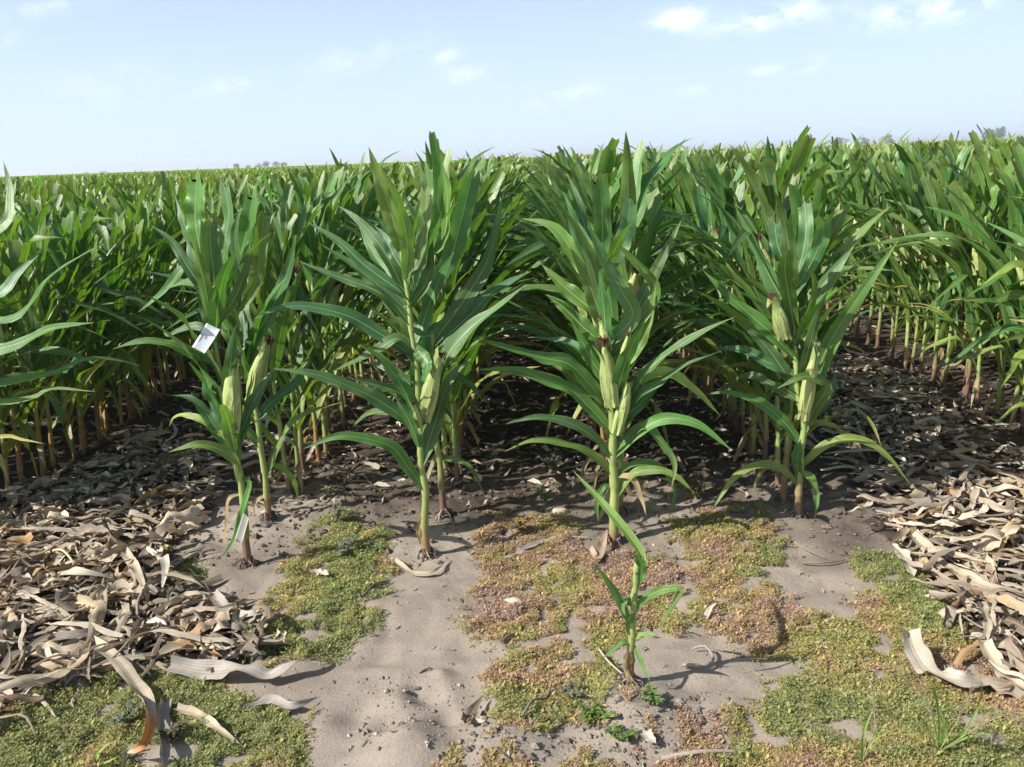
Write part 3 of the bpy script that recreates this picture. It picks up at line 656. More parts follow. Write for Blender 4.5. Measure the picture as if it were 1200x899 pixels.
hero(b_, None, [(b_[0]+12, b_[1]-100), (b_[0]+26, b_[1]-220), (b_[0]+36, b_[1]-300)], .018, [
    ([(b_[0]+22, 350), (1200, 312), (1175, 318), (1150, 335)], .07, dict(c=YG, dy=-.1)),
    ([(b_[0]+20, 375), (1200, 346), (1160, 353), (1118, 348)], .065, dict(c=G3, dy=-.05)),
    ([(b_[0]+12, 440), (1203, 415), (1185, 435), (1172, 456)], .07, dict(c=YG*1.2, dy=-.12)),
    ([(b_[0]+8, 500), (1203, 474), (1175, 490), (1155, 507)], .04, dict(c=G3*1.1, dy=-.1)),
    ([(b_[0]+30, 300), (1220, 250), (1200, 220), (1185, 185)], .08, dict(b=True)),
    ([(b_[0]+20, 410), (1195, 385), (1160, 392), (1120, 420), (1095, 435)], .05, dict(c=G1)),
    ([(b_[0]+30, 320), (1190, 290), (1160, 280)], .07, {}),
], [((b_[0]+14, 370), (b_[0]-6, 305), .03, -.03, 1)], 'corn plant at the near corner of the bright right block, yellow-green leaves', 32, kx=12, r1=.01, group=None)

# ------------------------------------------------------------ rows
rows = []
for k in range(4): rows.append((-1.27+.8*k, 'm'))
for k in range(45):
    off = 0 if k < 4 else .76
    rows.append((-2.78-.79*k-(k//4)*1.5, 'l')); rows.append((2.72+.79*k+(k//4)*1.5, 'r'))
start = {0: 3.98, 1: 4.05, 2: 3.66, 3: 3.73}
cands = []
for ri, (rx, side) in enumerate(rows):
    if side == 'm': y = start[ri]
    else: y = 3.3+rnd.uniform(-.15, .25)
    if side == 'l': y = 3.45+rnd.uniform(-.1, .2)
    while y < 64:
        if abs(rx) < y*.95+3.5:
            x_ = rx+rnd.gauss(0, .025)
            cands.append((x_, y, side, ri))
        y += max(.07, rnd.gauss(.155 if side != 'l' else .12, .035)) if y < 20 else rnd.gauss(.24, .04)
vis = []
for i, (x, y, s, ri) in enumerate(cands):
    px, py, z = proj((x, y, .8)); p2 = proj((x, y, 1.4))
    inv = z > 0 and (-60 < px < 1260 or -60 < p2[0] < 1260)
    if not inv: continue
    # plants deep inside the blocks are hidden by those in front: weigh them by how far from a visible edge they stand
    if s == 'm': sc_ = z*1.0
    elif ri in (4, 5): sc_ = z*1.0
    elif ri in (6, 7): sc_ = z*1.12
    else: sc_ = z*1.25
    vis.append((sc_, i))
vis.sort(); chosen = {i for _, i in vis[:298]}
rank = {i: k for k, (_, i) in enumerate(vis[:298])}
rowname = {0: 'row behind the tagged plant', 1: 'row behind the pointed-top plant', 2: 'row behind the thick-stemmed plant', 3: 'row behind the long-leaved plant'}
depthname = [(5.2, 'near the front'), (7.0, 'further back'), (99, 'deep in the field')]
rcount = {}
for i in sorted(chosen, key=lambda i: cands[i][1]):
    x, y, s, ri = cands[i]; r = random.Random(i*7+1); n = rcount.get(ri, 0); rcount[ri] = n+1
    sc_v = 1; pi = {'l': r.randrange(9), 'r': 9+r.randrange(9), 'm': r.randrange(5, 18)}[s]; sc_ = r.uniform(.92, 1.055)*{'m': 1.0, 'l': .94, 'r': 1.02}[s]
    if r.random() < .05 and s != 'r': sc_ *= 1.06
    rz = (PI if r.random() < .5 else 0)+r.gauss(0, .25)
    dn = 'near the front' if y < 5.2 else ('further back' if y < 7.2 else 'deep in the field')
    if s == 'm':
        lab = f'cut-topped corn plant in the {rowname[ri]}, {dn}'; grp = f'corn plants in the {rowname[ri]}, {dn}'
        if n == 0: lab = f'cut-topped corn plant, first one in the {rowname[ri]}'; grp = EG
    else:
        blk = 'shaded block left of the litter' if s == 'l' else 'bright block right of the litter'
        k_ = (ri-4)//2; rw = ['outer row', 'second row', 'third row', 'inner rows'][min(k_, 3)]
        lab = f'green corn plant in the {rw} of the {blk}' if y < 7.2 else f'green corn plant deep in the {blk}, {rw}'
        if len(lab.split()) > 16: lab = lab.replace('green ', '')
        grp = lab.replace('corn plant', 'corn plants')
    place_plant(pi, (x, y, float(gz(x, y))), rz, sc_, lab, grp, rank[i] < 130)

# the rest of the field: one mass
P1 = [generic_plant(random.Random(300+i), 1) for i in range(10)]
P2 = [generic_plant(random.Random(400+i), 2) for i in range(10)]
def flat(ps, kinds):
    b_ = Buf()
    for k, x in ps:
        if k in kinds: b_.add(*x.cat())
    return b_.cat()
P1 = [flat(p_, ('stalk', 'leaf', 'ear')) for p_ in P1]; P2 = [flat(p_, ('leaf', 'stalk')) for p_ in P2]
field = Buf()
def stamp(buf, P, x, y, z, a, s, cv):
    v, q, c, u = P; ca, sa = math.cos(a)*s, math.sin(a)*s
    w_ = np.stack([v[:, 0]*ca-v[:, 1]*sa+x, v[:, 0]*sa+v[:, 1]*ca+y, v[:, 2]*s+z], 1)
    buf.v.append(w_); buf.q.append(q+buf.n); buf.c.append(c*cv); buf.u.append(u); buf.n += len(v)
for i, (x, y, s, ri) in enumerate(cands):
    if i in chosen: continue
    inx = abs(x) < y*.75+2.6
    if s == 'l' and y < 6 and -7 < x: inx = True
    if not inx: continue
    if (not (s == 'l' and x > -6)) and y < 2.5: continue
    r = random.Random(i*13+5); near = y < 17
    h = {'m': 1.0, 'l': .94, 'r': 1.02}[s]*(1 if y < 30 else .985)
    rz = (PI if r.random() < .5 else 0)+r.gauss(0, .3)
    cv = np.array([r.uniform(.85, 1.2), r.uniform(.9, 1.15), r.uniform(.8, 1.1)])
    if not near: cv = cv*1.1
    stamp(field, (P1 if near else P2)[r.randrange(10)], x, y, 0, rz, h*r.uniform(.91, 1.055), cv)
# beyond: tufts of cut leaf tops over a leafy layer
def tufts(y0, y1, dens, ws, nleaf):
    A = .72*(y1*y1-y0*y0); n = int(A*dens); r_ = rs
    yy = np.sqrt(r_.uniform(y0*y0, y1*y1, n)); xx = r_.uniform(-.72, .72, n)*yy; xx = np.round(xx/.79)*.79+r_.normal(0, .06, n)
    for j in range(nleaf):
        a = r_.uniform(0, 2*PI, n); ln = r_.uniform(.3, .5, n); tl = r_.uniform(.02, .5, n)*ln; z0 = r_.uniform(.95, 1.1, n); z1 = r_.uniform(1.36, 1.58, n)
        w_ = ws*r_.uniform(.6, 1.2, n); x0 = xx+r_.normal(0, ws*.6, n); y_ = yy+r_.normal(0, ws*.6, n)
        dx, dy = np.cos(a), np.sin(a); ex, ey = -dy*w_/2, dx*w_/2
        V = np.stack([np.stack([x0-ex*.6, y_-ey*.6, z0], 1), np.stack([x0+ex*.6, y_+ey*.6, z0], 1),
                      np.stack([x0+dx*tl+ex, y_+dy*tl+ey, z1], 1), np.stack([x0+dx*tl-ex, y_+dy*tl-ey, z1-.02], 1)], 1).reshape(-1, 3)
        q = np.arange(n*4).reshape(-1, 4); g = (G1[None]*.6+G3[None]*.55)*r_.uniform(.7, 1.5, (n, 1))
        field.add(V, q, np.repeat(g, 4, axis=0), np.tile([[.1, .2], [.4, .2], [.4, .8], [.1, .8]], (n, 1)))
G1, G3 = G1*1.3, G3*1.35
tufts(62, 200, 1.3, .22, 3); tufts(190, 480, .16, .7, 2); tufts(450, 1000, .03, 1.6, 1)
xs = np.linspace(-1, 1, 80); ys = np.r_[np.linspace(60, 200, 60), np.geomspace(205, 1000, 50)]
XX = xs[None]*(ys[:, None]*.8); YY = np.tile(ys[:, None], (1, 80)); ZZ = 1.12+.2*rs.rand(*XX.shape)
i = (np.arange(len(ys)-1)[:, None]*80+np.arange(79)[None]).ravel()
field.add(np.stack([XX, YY, ZZ], -1).reshape(-1, 3), np.stack([i, i+1, i+81, i+80], 1), G1*.8+G3*.2, np.full((XX.size, 2), .2)); G1, G3 = G1/1.3, G3/1.35
fo = obj('corn_field', mk_mesh('corn_field', field, M_leaf, smooth=True)); fo['kind'] = 'stuff'
tag(fo, 'green detasseled corn stretching back to the horizon', 'corn field')

# ------------------------------------------------------------ dry leaves on the ground
def dead_col(r):
    return [np.array([.41, .35, .26]), np.array([.33, .26, .17]), np.array([.22, .18, .14]), np.array([.30, .19, .08]), np.array([.44, .39, .31]), np.array([.11, .08, .055]), np.array([.30, .265, .21])][r.choice([0, 0, 1, 1, 1, 2, 2, 3, 4, 5, 5, 6, 6])]*r.uniform(.9, 1.35)
def dead_leaf(r, Ln, wd, seg=14, m=4, lift=.03, fat=False):
    n = 6; a = 0.0; p = np.zeros(3); pts = [p.copy()]; turn = r.gauss(0, .13)
    for k in range(n):
        a += turn+r.gauss(0, .13); p = p+np.array([math.cos(a), math.sin(a), 0])*Ln/n; q = p.copy(); q[2] = lift*r.uniform(0, 1)*(1 if 0 < k < n-1 else r.choice([0.2, 1.2])); pts.append(q)
    pts = np.array(pts); pts[:, :2] -= pts[:, :2].mean(0)
    tw0 = r.gauss(0, .45); tw1 = tw0+r.gauss(0, .9)
    v, q, uv = blade(pts, wd, [0, 0, 1], (tw0, tw1), seg=seg, m=m, profile=r.choice(['leaf', 'husk', 'leaf']), jag=1, ruf=r.uniform(.2, .6), fold=r.choice([-1, 1])*(r.uniform(.3, 1.0) if not fat else r.uniform(.9, 1.4)), r=r, base_w=.7)
    ph = r.uniform(0, 6); v = v+np.stack([np.sin(v[:, 1]*70+ph), np.sin(v[:, 0]*60+ph*2), np.sin(v[:, 0]*85+v[:, 1]*50+ph)+.6*np.sin(v[:, 0]*190+ph)], 1)*wd*.07
    v[:, 2] -= np.percentile(v[:, 2], 12)
    c0 = dead_col(r); c1 = dead_col(r); k = (uv[:, 1:2]*r.uniform(.3, 1)); c = c0*(1-k)+c1*k
    return v, q, c, uv
dl = [mk_mesh('dry_leaf', Buf().add(*dead_leaf(random.Random(900+i), random.Random(i).uniform(.18, .52), random.Random(i+50).choice([.012, .018, .026, .034, .045])*random.Random(i+77).uniform(.8, 1.15))), M_dead) for i in range(52)]+[mk_mesh('dry_leaf', Buf().add(*dead_leaf(random.Random(990+i), .2+.03*i, .065, fat=True)), M_dead) for i in range(8)]
def sample(poly, n, r_, bias=0):
    P = np.array(poly); lo = P.min(0); hi = P.max(0); out = []
    while len(out) < n:
        a = r_.uniform(lo[0], hi[0], 4000); b_ = r_.uniform(lo[1], hi[1], 4000); k = inpoly(a, b_, poly)
        out += list(zip(a[k], b_[k]))
    return out[:n]
nth = 0
r = random.Random(5)
for poly, n, lab, grp, ang in ((LLp, 165, 'dry tan corn leaf in the litter heap left of the tagged plant', 'dry corn leaves heaped on the left', .1), (RRp, 130, 'dry tan corn leaf in the litter heap on the right of the weeds', 'dry corn leaves heaped on the right', 1.2)):
    pts = sample(poly, n*3, rs); pts.sort(key=lambda p_: p_[1]+rs.uniform(0, 1.6)); pts = pts[:n]
    for (x, y) in pts:
        o_ = obj('dry_leaf', dl[r.randrange(60)]); o_.location = (x, y, float(gz(x, y))+r.uniform(.012, .07)); s_ = r.uniform(.75, 1.2)
        o_.rotation_euler = (r.gauss(0, .13), r.gauss(0, .13), r.gauss(ang, .9)+(PI if r.random() < .5 else 0)); o_.scale = (s_, s_, s_)
        tag(o_, lab, 'dry leaf', grp)
def ground_leaf(pts, wd, label, z=.02, tw=(0, 0), c=None, prof='leaf', name='dry_leaf', cat='dry leaf', fold=.4, zs=None, ruf=.4, cols=None, seed=0):
    r = random.Random(seed+len(pts)*3); P = []
    for i, (px, py) in enumerate(pts):
        h_ = zs[i] if zs else z*(.4+.6*math.sin(i*1.7+1)**2); g = gnd(px, py, h_); g[2] = h_+float(gz(g[0], g[1])); P.append(g)
    P = np.array(P); B = P[0].copy(); P = P-B
    v, q, uv = blade(P, wd, [0, -.3, 1], tw, seg=28, m=6, profile=prof, ruf=ruf, fold=fold, r=r, base_w=.8)
    cc = np.tile(c if c is not None else np.array([.46, .4, .31]), (len(v), 1))
    if cols is not None:
        cc = np.stack([np.interp(uv[:, 1], cols[0], [k[j] for k in cols[1]]) for j in range(3)], 1)
    o_ = obj(name, mk_mesh(name, Buf().add(v, q, cc, uv), M_dead)); o_.location = B
    return tag(o_, label, cat)
TAN = np.array([.38, .32, .235]); ORG = np.array([.42, .17, .045]); GRY = np.array([.27, .245, .215]); PAL = np.array([.39, .355, .285])
ground_leaf([(100, 749), (133, 769), (153, 795), (170, 824), (176, 848), (166, 872), (150, 877), (144, 886), (140, 915)], .05, 'long pale dry leaf with a curled orange bend in the weeds', zs=[.06, .07, .06, .05, .06, .09, .05, .03, .02], tw=(0, 1.4), cols=([0, .55, .66, .8, .86, 1], [TAN, TAN, ORG, ORG, PAL, PAL]), seed=1)
ground_leaf([(192, 822), (189, 850), (192, 900), (190, 930)], .042, 'grey dry leaf standing edgewise beside the orange-bent leaf', c=GRY, tw=(.6, 1.2), z=.04, seed=2)
ground_leaf([(200, 780), (247, 788), (283, 787), (313, 797), (350, 777), (381, 769)], .065, 'wide grey twisted dry leaf whose tip points onto the sand', c=GRY*1.15, tw=(-.4, .9), z=.05, seed=3)
ground_leaf([(290, 832), (317, 823), (343, 830), (374, 819)], .03, 'short grey dry leaf lying alone on the sand edge', c=GRY*1.1, z=.03, tw=(.3, -.9), seed=4)
ground_leaf([(207, 829), (233, 840), (260, 857), (284, 873)], .03, 'narrow pale dry leaf lying across the left weed mat', c=TAN, z=.04, seed=5)
ground_leaf([(1064, 738), (1073, 766), (1089, 784), (1124, 794), (1166, 796)], .07, 'broad pale grey dry leaf bent at the rim of the right litter', c=PAL*.95, zs=[.1, .05, .03, .05, .03], seed=6)
ground_leaf([(1152, 752), (1168, 777), (1190, 795), (1230, 820)], .055, 'smooth cream dry leaf running out of the lower right litter', c=TAN*1.1, z=.06, seed=7)
ground_leaf([(1150, 703), (1157, 732), (1154, 756)], .03, 'curved upright dry leaf standing in the right litter', c=TAN*.9, zs=[.16, .09, .04], seed=8)
ground_leaf([(1045, 636), (1058, 650), (1073, 670)], .05, 'small cream husk leaf at the corner of the right litter', c=PAL, z=.04, seed=9, prof='husk')
ground_leaf([(462, 656), (483, 669), (508, 668), (528, 652)], .028, 'crescent of dry leaf curled round the foot of the pointed-top plant', c=TAN*.95, z=.015, seed=10)
ground_leaf([(362, 670), (374, 672), (386, 677)], .03, 'small pale leaf scrap lying on the green weed strip', c=PAL*1.1, z=.03, seed=11, prof='husk')
ground_leaf([(738, 862), (752, 866), (770, 874)], .035, 'cream leaf scrap on the soil below the lone small plant', c=PAL, z=.03, seed=12, prof='husk')
ground_leaf([(1012, 606), (1050, 600), (1090, 588), (1145, 585)], .06, 'long grey dry leaf lying along the top of the right litter', c=GRY*1.1, z=.07, seed=13)
ground_leaf([(1068, 626), (1110, 660), (1160, 680), (1215, 690)], .06, 'long cream dry leaf crossing the right litter heap', c=TAN*1.05, z=.08, seed=14)
ground_leaf([(180, 640), (193, 655), (192, 680), (186, 700)], .045, 'arched cream dry leaf on the inner rim of the left litter', c=PAL, zs=[.03, .09, .08, .02], seed=15)
ground_leaf([(146, 645), (160, 665), (170, 690), (176, 706)], .04, 'second arched cream leaf, beside the arched one on the left litter rim', c=TAN, zs=[.05, .09, .06, .02], seed=16)
ground_leaf([(0, 760), (40, 748), (90, 742), (150, 737), (200, 735)], .035, 'long dark grey dry leaf stretched across the left litter', c=GRY*.6, z=.09, seed=17)
ground_leaf([(20, 682), (60, 672), (100, 668), (140, 674)], .05, 'flat bright dry leaf on the left litter heap', c=PAL, z=.09, seed=18)
ground_leaf([(250, 700), (275, 724), (300, 722), (315, 715)], .05, 'crinkled grey leaf at the right tip of the left litter', c=GRY*1.2, z=.06, seed=19)
ground_leaf([(546, 858), (552, 840), (566, 818)], .035, 'dark folded leaf scrap in the hollow of the sand', c=np.array([.12, .09, .07]), z=.03, seed=20)
ground_leaf([(553, 851), (562, 857), (569, 858)], .018, 'tiny pale leaf chip beside the dark scrap in the hollow', c=PAL, z=.015, seed=21)
ground_leaf([(826, 724), (832, 712), (840, 704)], .02, 'small white leaf scrap standing in the pink weeds', c=PAL*1.1, zs=[.01, .03, .05], seed=22)
ground_leaf([(690, 640), (700, 650), (712, 620)], .04, 'curled brown leaf left of the foot of the thick-stemmed plant', c=np.array([.33, .24, .17]), z=.05, seed=23)
ground_leaf([(610, 640), (650, 632), (690, 630)], .03, 'flat dry leaf behind the orange weeds in the centre gap', c=GRY, z=.02, seed=24)

def stick(pts, r_, label, c=np.array([.2, .16, .12]), z=.02, name='twig'):
    P = [];
    for i, (px, py) in enumerate(pts): g = gnd(px, py); g[2] = z*(1 if i % 2 else .5)+float(gz(g[0], g[1])); P.append(g)
    P = np.array(P); B = P[0].copy(); o_ = obj(name, mk_mesh(name, Buf().add(*tube(spline(P-B, 12), [r_, r_*.6], c, k=6)), M_root)); o_.location = B
    return tag(o_, label, 'twig')
stick([(775, 893), (820, 890), (866, 884)], .008, 'thick grey stick lying at the lower edge of the weeds', c=np.array([.33, .27, .22]))
stick([(800, 783), (825, 789), (836, 778), (826, 765), (812, 763)], .006, 'hooked grey twig on the sand right of the lone plant', c=np.array([.25, .21, .18]), z=.03)
stick([(612, 858), (625, 838), (640, 828), (647, 810)], .005, 'crooked brown twig lying along the lower green weed mat', z=.03)
stick([(940, 658), (965, 660), (991, 655)], .004, 'thin dark twig on the sand patch below the long-leaved plant')
stick([(930, 634), (945, 646), (968, 653)], .0025, 'hair-thin root lying below the long-leaved plant', c=np.array([.3, .23, .17]))
stick([(425, 705), (440, 690), (458, 682)], .004, 'short dark twig on the rim of the green weed strip', c=np.array([.12, .09, .07]))
stick([(588, 757), (598, 752), (607, 749)], .006, 'stubby dark twig at the edge of the pink weeds', c=np.array([.1, .08, .07]))
stick([(702, 765), (715, 786), (735, 802)], .004, 'pale twig leaning against the root ball of the lone plant', c=np.array([.4, .33, .25]), z=.03)
stick([(1165, 650), (1180, 641), (1193, 636)], .012, 'yellow broken stalk piece on the right litter', c=np.array([.5, .33, .12]), z=.1)
stick([(1168, 657), (1178, 655), (1187, 651)], .010, 'second yellow stalk piece, just below the longer one', c=np.array([.5, .36, .16]), z=.1)
stick([(58, 655), (78, 666), (96, 680)], .007, 'straw-coloured stalk piece stuck in the left litter', c=np.array([.5, .4, .22]), z=.1)

def stone(px, py, rad, label, c, sq=.45, seed=0):
    import bmesh
    r = random.Random(seed); bm = bmesh.new(); bmesh.ops.create_icosphere(bm, subdivisions=3, radius=1)
    for v_ in bm.verts:
        n_ = 1+.18*math.sin(v_.co.x*3+seed)+.12*math.sin(v_.co.y*4+seed*2)+.06*math.sin(v_.co.z*7+v_.co.x*5)
        v_.co = Vector((v_.co.x*rad*n_*1.35, v_.co.y*rad*n_*.8, v_.co.z*rad*sq*n_))
    me = bpy.data.meshes.new('stone'); bm.to_mesh(me); bm.free()
    for p_ in me.polygons: p_.use_smooth = True
    a = me.color_attributes.new('Col', 'FLOAT_COLOR', 'POINT'); a.data.foreach_set('color', np.tile([*c, 1], (len(me.vertices), 1)).astype(np.float32).ravel())
    me.materials.append(M_stone); g = gnd(px, py); o_ = obj('stone', me); o_.location = (g[0], g[1], float(gz(g[0], g[1]))+rad*sq*.5); o_.rotation_euler = (0, 0, r.uniform(-.3, .3))
    return tag(o_, label, 'stone')
SC = (.45, .38, .31)
stone(601, 702, .028, 'flat pale stone in the orange weeds', SC, .4, 1)
stone(657, 604, .034, 'pale flat stone left of the thick-stemmed plant', (.4, .34, .28), .4, 2)
stone(540, 612, .022, 'rounded pale stone right of the pointed-top plant', (.36, .3, .24), .7, 3)
stone(556, 608, .016, 'smaller rounded stone beside the pale one right of the pointed-top plant', (.36, .3, .24), .8, 4)
stone(489, 808, .008, 'tiny dark pebble on the open sand', (.12, .1, .09), .7, 5)
stone(965, 760, .012, 'small white pebble on the green weeds', (.6, .56, .5), .7, 6)

# ------------------------------------------------------------ litter stuff, clods
lit = Buf()
LP = [dead_leaf(random.Random(1500+i), random.Random(i).uniform(.1, .34), random.Random(i+9).uniform(.018, .05), seg=7, m=2) for i in range(40)]
SPc = [dead_leaf(random.Random(1700+i), random.Random(i).uniform(.03, .1), random.Random(i+9).uniform(.008, .022), seg=3, m=2, lift=.012) for i in range(20)]
def strew(P, pts, zlo, zhi, tone=(.7, 1.1), smin=.7, smax=1.2):
    for (x, y) in pts: stamp(lit, P[rnd.randrange(len(P))], x, y, float(gz(x, y))+rnd.uniform(zlo, zhi), rnd.uniform(0, 6.28), rnd.uniform(smin, smax), rnd.uniform(*tone))
strew(LP, sample(LLp, 430, rs), 0, .05, (.35, 1.25)); strew(LP, sample(RRp, 430, rs), 0, .05, (.35, 1.25))
strew(SPc, sample(LLp, 1200, rs), 0, .07, (.8, 1.3)); strew(SPc, sample(RRp, 1200, rs), 0, .07, (.8, 1.3))
gapL = [(-2.6, 4.2), (-1.5, 4.2), (-1.5, 12), (-2.6, 12)]; gapR = [(1.4, 4.4), (2.55, 4.6), (2.55, 12), (1.4, 12)]
strew(LP, sample(gapL, 420, rs), 0, .04); strew(LP, sample(gapR, 520, rs), 0, .04)
strew(SPc, sample(gapR, 1300, rs), 0, .02); strew(SPc, sample(gapL, 900, rs), 0, .02)
mid = [(-1.5, 3.7), (1.4, 3.8), (1.6, 8), (-1.6, 8)]; strew(SPc, sample(mid, 2300, rs), 0, .012, (.6, 1.1)); strew(LP, sample(mid, 150, rs), 0, .015, (.5, .9), .4, .8)
blk = [(-5.5, 3.3), (-2.7, 3.3), (-2.7, 8), (-6.5, 8)]; strew(SPc, sample(blk, 900, rs), 0, .012, (.6, 1)); strew(LP, sample(blk, 60, rs), 0, .02, (.5, .9), .5, .9)
blk = [(2.5, 3.8), (5.5, 3.8), (6.5, 9), (2.6, 9)]; strew(SPc, sample(blk, 1100, rs), 0, .012, (.7, 1.1)); strew(LP, sample(blk, 120, rs), 0, .02, (.7, 1), .5, .9)
strew(SPc, sample([(-1.6, 1.7), (1.5, 1.7), (1.5, 3.7), (-1.6, 3.7)], 420, rs), 0, .004, (.5, 1.1), .15, .6)
lo = obj('leaf_litter', mk_mesh('leaf_litter', lit, M_dead)); lo['kind'] = 'stuff'; tag(lo, 'small scraps of dry corn leaf strewn over the soil', 'leaf litter')
# clods
cb = Buf(); oct_v = np.array([[1, 0, 0], [-1, 0, 0], [0, 1, 0], [0, -1, 0], [0, 0, 1], [0, 0, -1.]])
oct_f = np.array([[0, 2, 4, 4], [2, 1, 4, 4], [1, 3, 4, 4], [3, 0, 4, 4], [2, 0, 5, 5], [1, 2, 5, 5], [3, 1, 5, 5], [0, 3, 5, 5]])
tri = oct_f[:, :3]
def clods(pts, lo_, hi_, cc):
    for (x, y) in pts:
        s = lo_*(hi_/lo_)**(rnd.random()**2.5); v_ = oct_v*(s*rs.uniform(.6, 1.3, (6, 1)))*[1, 1, .7]; a = rnd.uniform(0, 6.28)
        ca, sa = math.cos(a), math.sin(a); w_ = np.stack([v_[:, 0]*ca-v_[:, 1]*sa+x, v_[:, 0]*sa+v_[:, 1]*ca+y, v_[:, 2]+float(gz(x, y))+s*.3], 1)
        cb.add(w_, tri, cc*rnd.uniform(.45, 1.1))
clods(sample([(-1.7, 1.6), (1.6, 1.6), (1.6, 3.9), (-1.7, 3.9)], 6000, rs), .0008, .006, cl)
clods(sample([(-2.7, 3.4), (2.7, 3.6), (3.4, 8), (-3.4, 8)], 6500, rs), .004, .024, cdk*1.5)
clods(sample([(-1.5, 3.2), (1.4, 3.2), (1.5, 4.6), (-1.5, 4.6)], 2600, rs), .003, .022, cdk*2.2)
clods(sample(gpoly([(420, 800), (600, 790), (620, 899), (400, 899)]), 260, rs), .002, .012, cl)
clods(sample(gpoly([(560, 830), (860, 810), (900, 920), (500, 920)]), 700, rs), .003, .016, cl*.7)
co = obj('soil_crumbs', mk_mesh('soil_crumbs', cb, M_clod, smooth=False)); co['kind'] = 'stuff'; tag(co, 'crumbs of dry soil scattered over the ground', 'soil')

# ------------------------------------------------------------ ground cover
WG = [
    (gpoly([(-60, 860), (0, 850), (40, 812), (110, 790), (170, 780), (240, 796), (300, 828), (335, 860), (320, 960), (-60, 960)]), .12, .95),
    (gpoly([(390, 600), (440, 622), (455, 650), (442, 690), (437, 730), (400, 755), (350, 772), (303, 766), (298, 745), (325, 705), (338, 680), (352, 650)]), .25, .9),
    (gpoly([(556, 640), (585, 605), (660, 610), (700, 645), (790, 655), (835, 628), (905, 615), (920, 660), (910, 690), (940, 712), (930, 745), (880, 762), (845, 755), (800, 736), (765, 732), (735, 745), (690, 760), (620, 765), (600, 745), (560, 745), (552, 700)]), .52, .85),
    (gpoly([(575, 790), (600, 768), (690, 757), (705, 790), (690, 830), (640, 862), (600, 850), (577, 820)]), .2, .95),
    (gpoly([(985, 650), (1060, 640), (1110, 690), (1130, 740), (1150, 790), (1230, 815), (1240, 960), (845, 960), (850, 870), (880, 820), (950, 792), (905, 770), (862, 748), (925, 712), (960, 728), (1003, 712)]), .26, .9),
    (gpoly([(500, 960), (520, 890), (560, 852), (640, 862), (720, 830), (830, 850), (860, 880), (860, 960)]), .72, .5),
    (gpoly([(800, 600), (900, 605), (905, 625), (835, 640), (790, 640)]), .55, .7),
    (gpoly([(205, 640), (225, 650), (228, 700), (205, 690), (140, 690), (120, 660), (150, 640)]), .1, .4),
]
wb = Buf()
WC = {'g': np.array([.175, .195, .07]), 'y': np.array([.245, .225, .075]), 'o': np.array([.30, .215, .10]), 'r': np.array([.24, .15, .12]), 'p': np.array([.29, .235, .19]), 'd': np.array([.09, .13, .055])}
for poly, red, dn in WG:
    P = np.array(poly); lo_, hi_ = P.min(0)-.06, P.max(0)+.06; area = (hi_-lo_).prod(); n = int(area*23000)
    x = rs.uniform(lo_[0], hi_[0], n); y = rs.uniform(lo_[1], hi_[1], n)
    jx = x+.14*(vn(x, y, .09, 3)-.5)+.08*(vn(x, y, .03, 6)-.5)+rs.normal(0, .022, n); jy = y+.14*(vn(x, y, .09, 4)-.5)+.08*(vn(x, y, .03, 5)-.5)+rs.normal(0, .022, n)
    k = inpoly(jx, jy, poly) & (vn(x, y, .05, 1)*.6+vn(x, y, .13, 2)*.4 > ((.34 if dn == 1 else .34+.32*(1-dn))-(.065 if .8 < dn < .96 else 0))) & (rs.rand(n) < (.55+.45*dn))
    x, y = x[k], y[k]; n = len(x); hgt = .004+.034*vn(x, y, .05, 5)**1.5*dn
    hue = np.clip(red+.9*(vn(x, y, .22, 6)-.5)+.5*(vn(x, y, .06, 7)-.5), 0, 1)
    for j in range(10):
        a = rs.uniform(0, 2*PI, n); rr = rs.uniform(.0, .011, n); cx = x+np.cos(a)*rr; cy = y+np.sin(a)*rr
        cz = gz(cx, cy)+hgt*rs.uniform(.15, 1, n)
        s = rs.uniform(.0016, .0044, n)*(1+1.1*(rs.rand(n) > .93)); b_ = rs.uniform(0, 2*PI, n); ti = rs.uniform(-.2, .9, n)
        d = np.stack([np.cos(b_)*np.cos(ti), np.sin(b_)*np.cos(ti), np.sin(ti)], 1); e = np.stack([-np.sin(b_), np.cos(b_), rs.uniform(-.5, .5, n)], 1)
        c0 = np.stack([cx, cy, cz], 1); V = np.stack([c0, c0+d*s[:, None]*.9+e*s[:, None]*.55, c0+d*s[:, None]*2, c0+d*s[:, None]*.9-e*s[:, None]*.55], 1).reshape(-1, 3)
        t0 = hue+rs.normal(0, .19, n)
        keys = [-.5, .1, .35, .55, .75, 1.3]; ks = ['d', 'g', 'y', 'o', 'r', 'p']
        col = np.stack([np.interp(t0, keys, [WC[q_][c_] for q_ in ks]) for c_ in range(3)], 1)*rs.uniform(.8, 1.3, (n, 1))
        wb.add(V, np.arange(4*n).reshape(-1, 4), np.repeat(col, 4, axis=0), np.tile([[.5, 0], [.9, .5], [.5, 1], [.1, .5]], (n, 1)))
wo_ = obj('ground_cover', mk_mesh('ground_cover', wb, M_weed, smooth=False)); wo_['kind'] = 'stuff'; tag(wo_, 'low mat of tiny green, yellow and reddish weed leaves', 'ground cover')

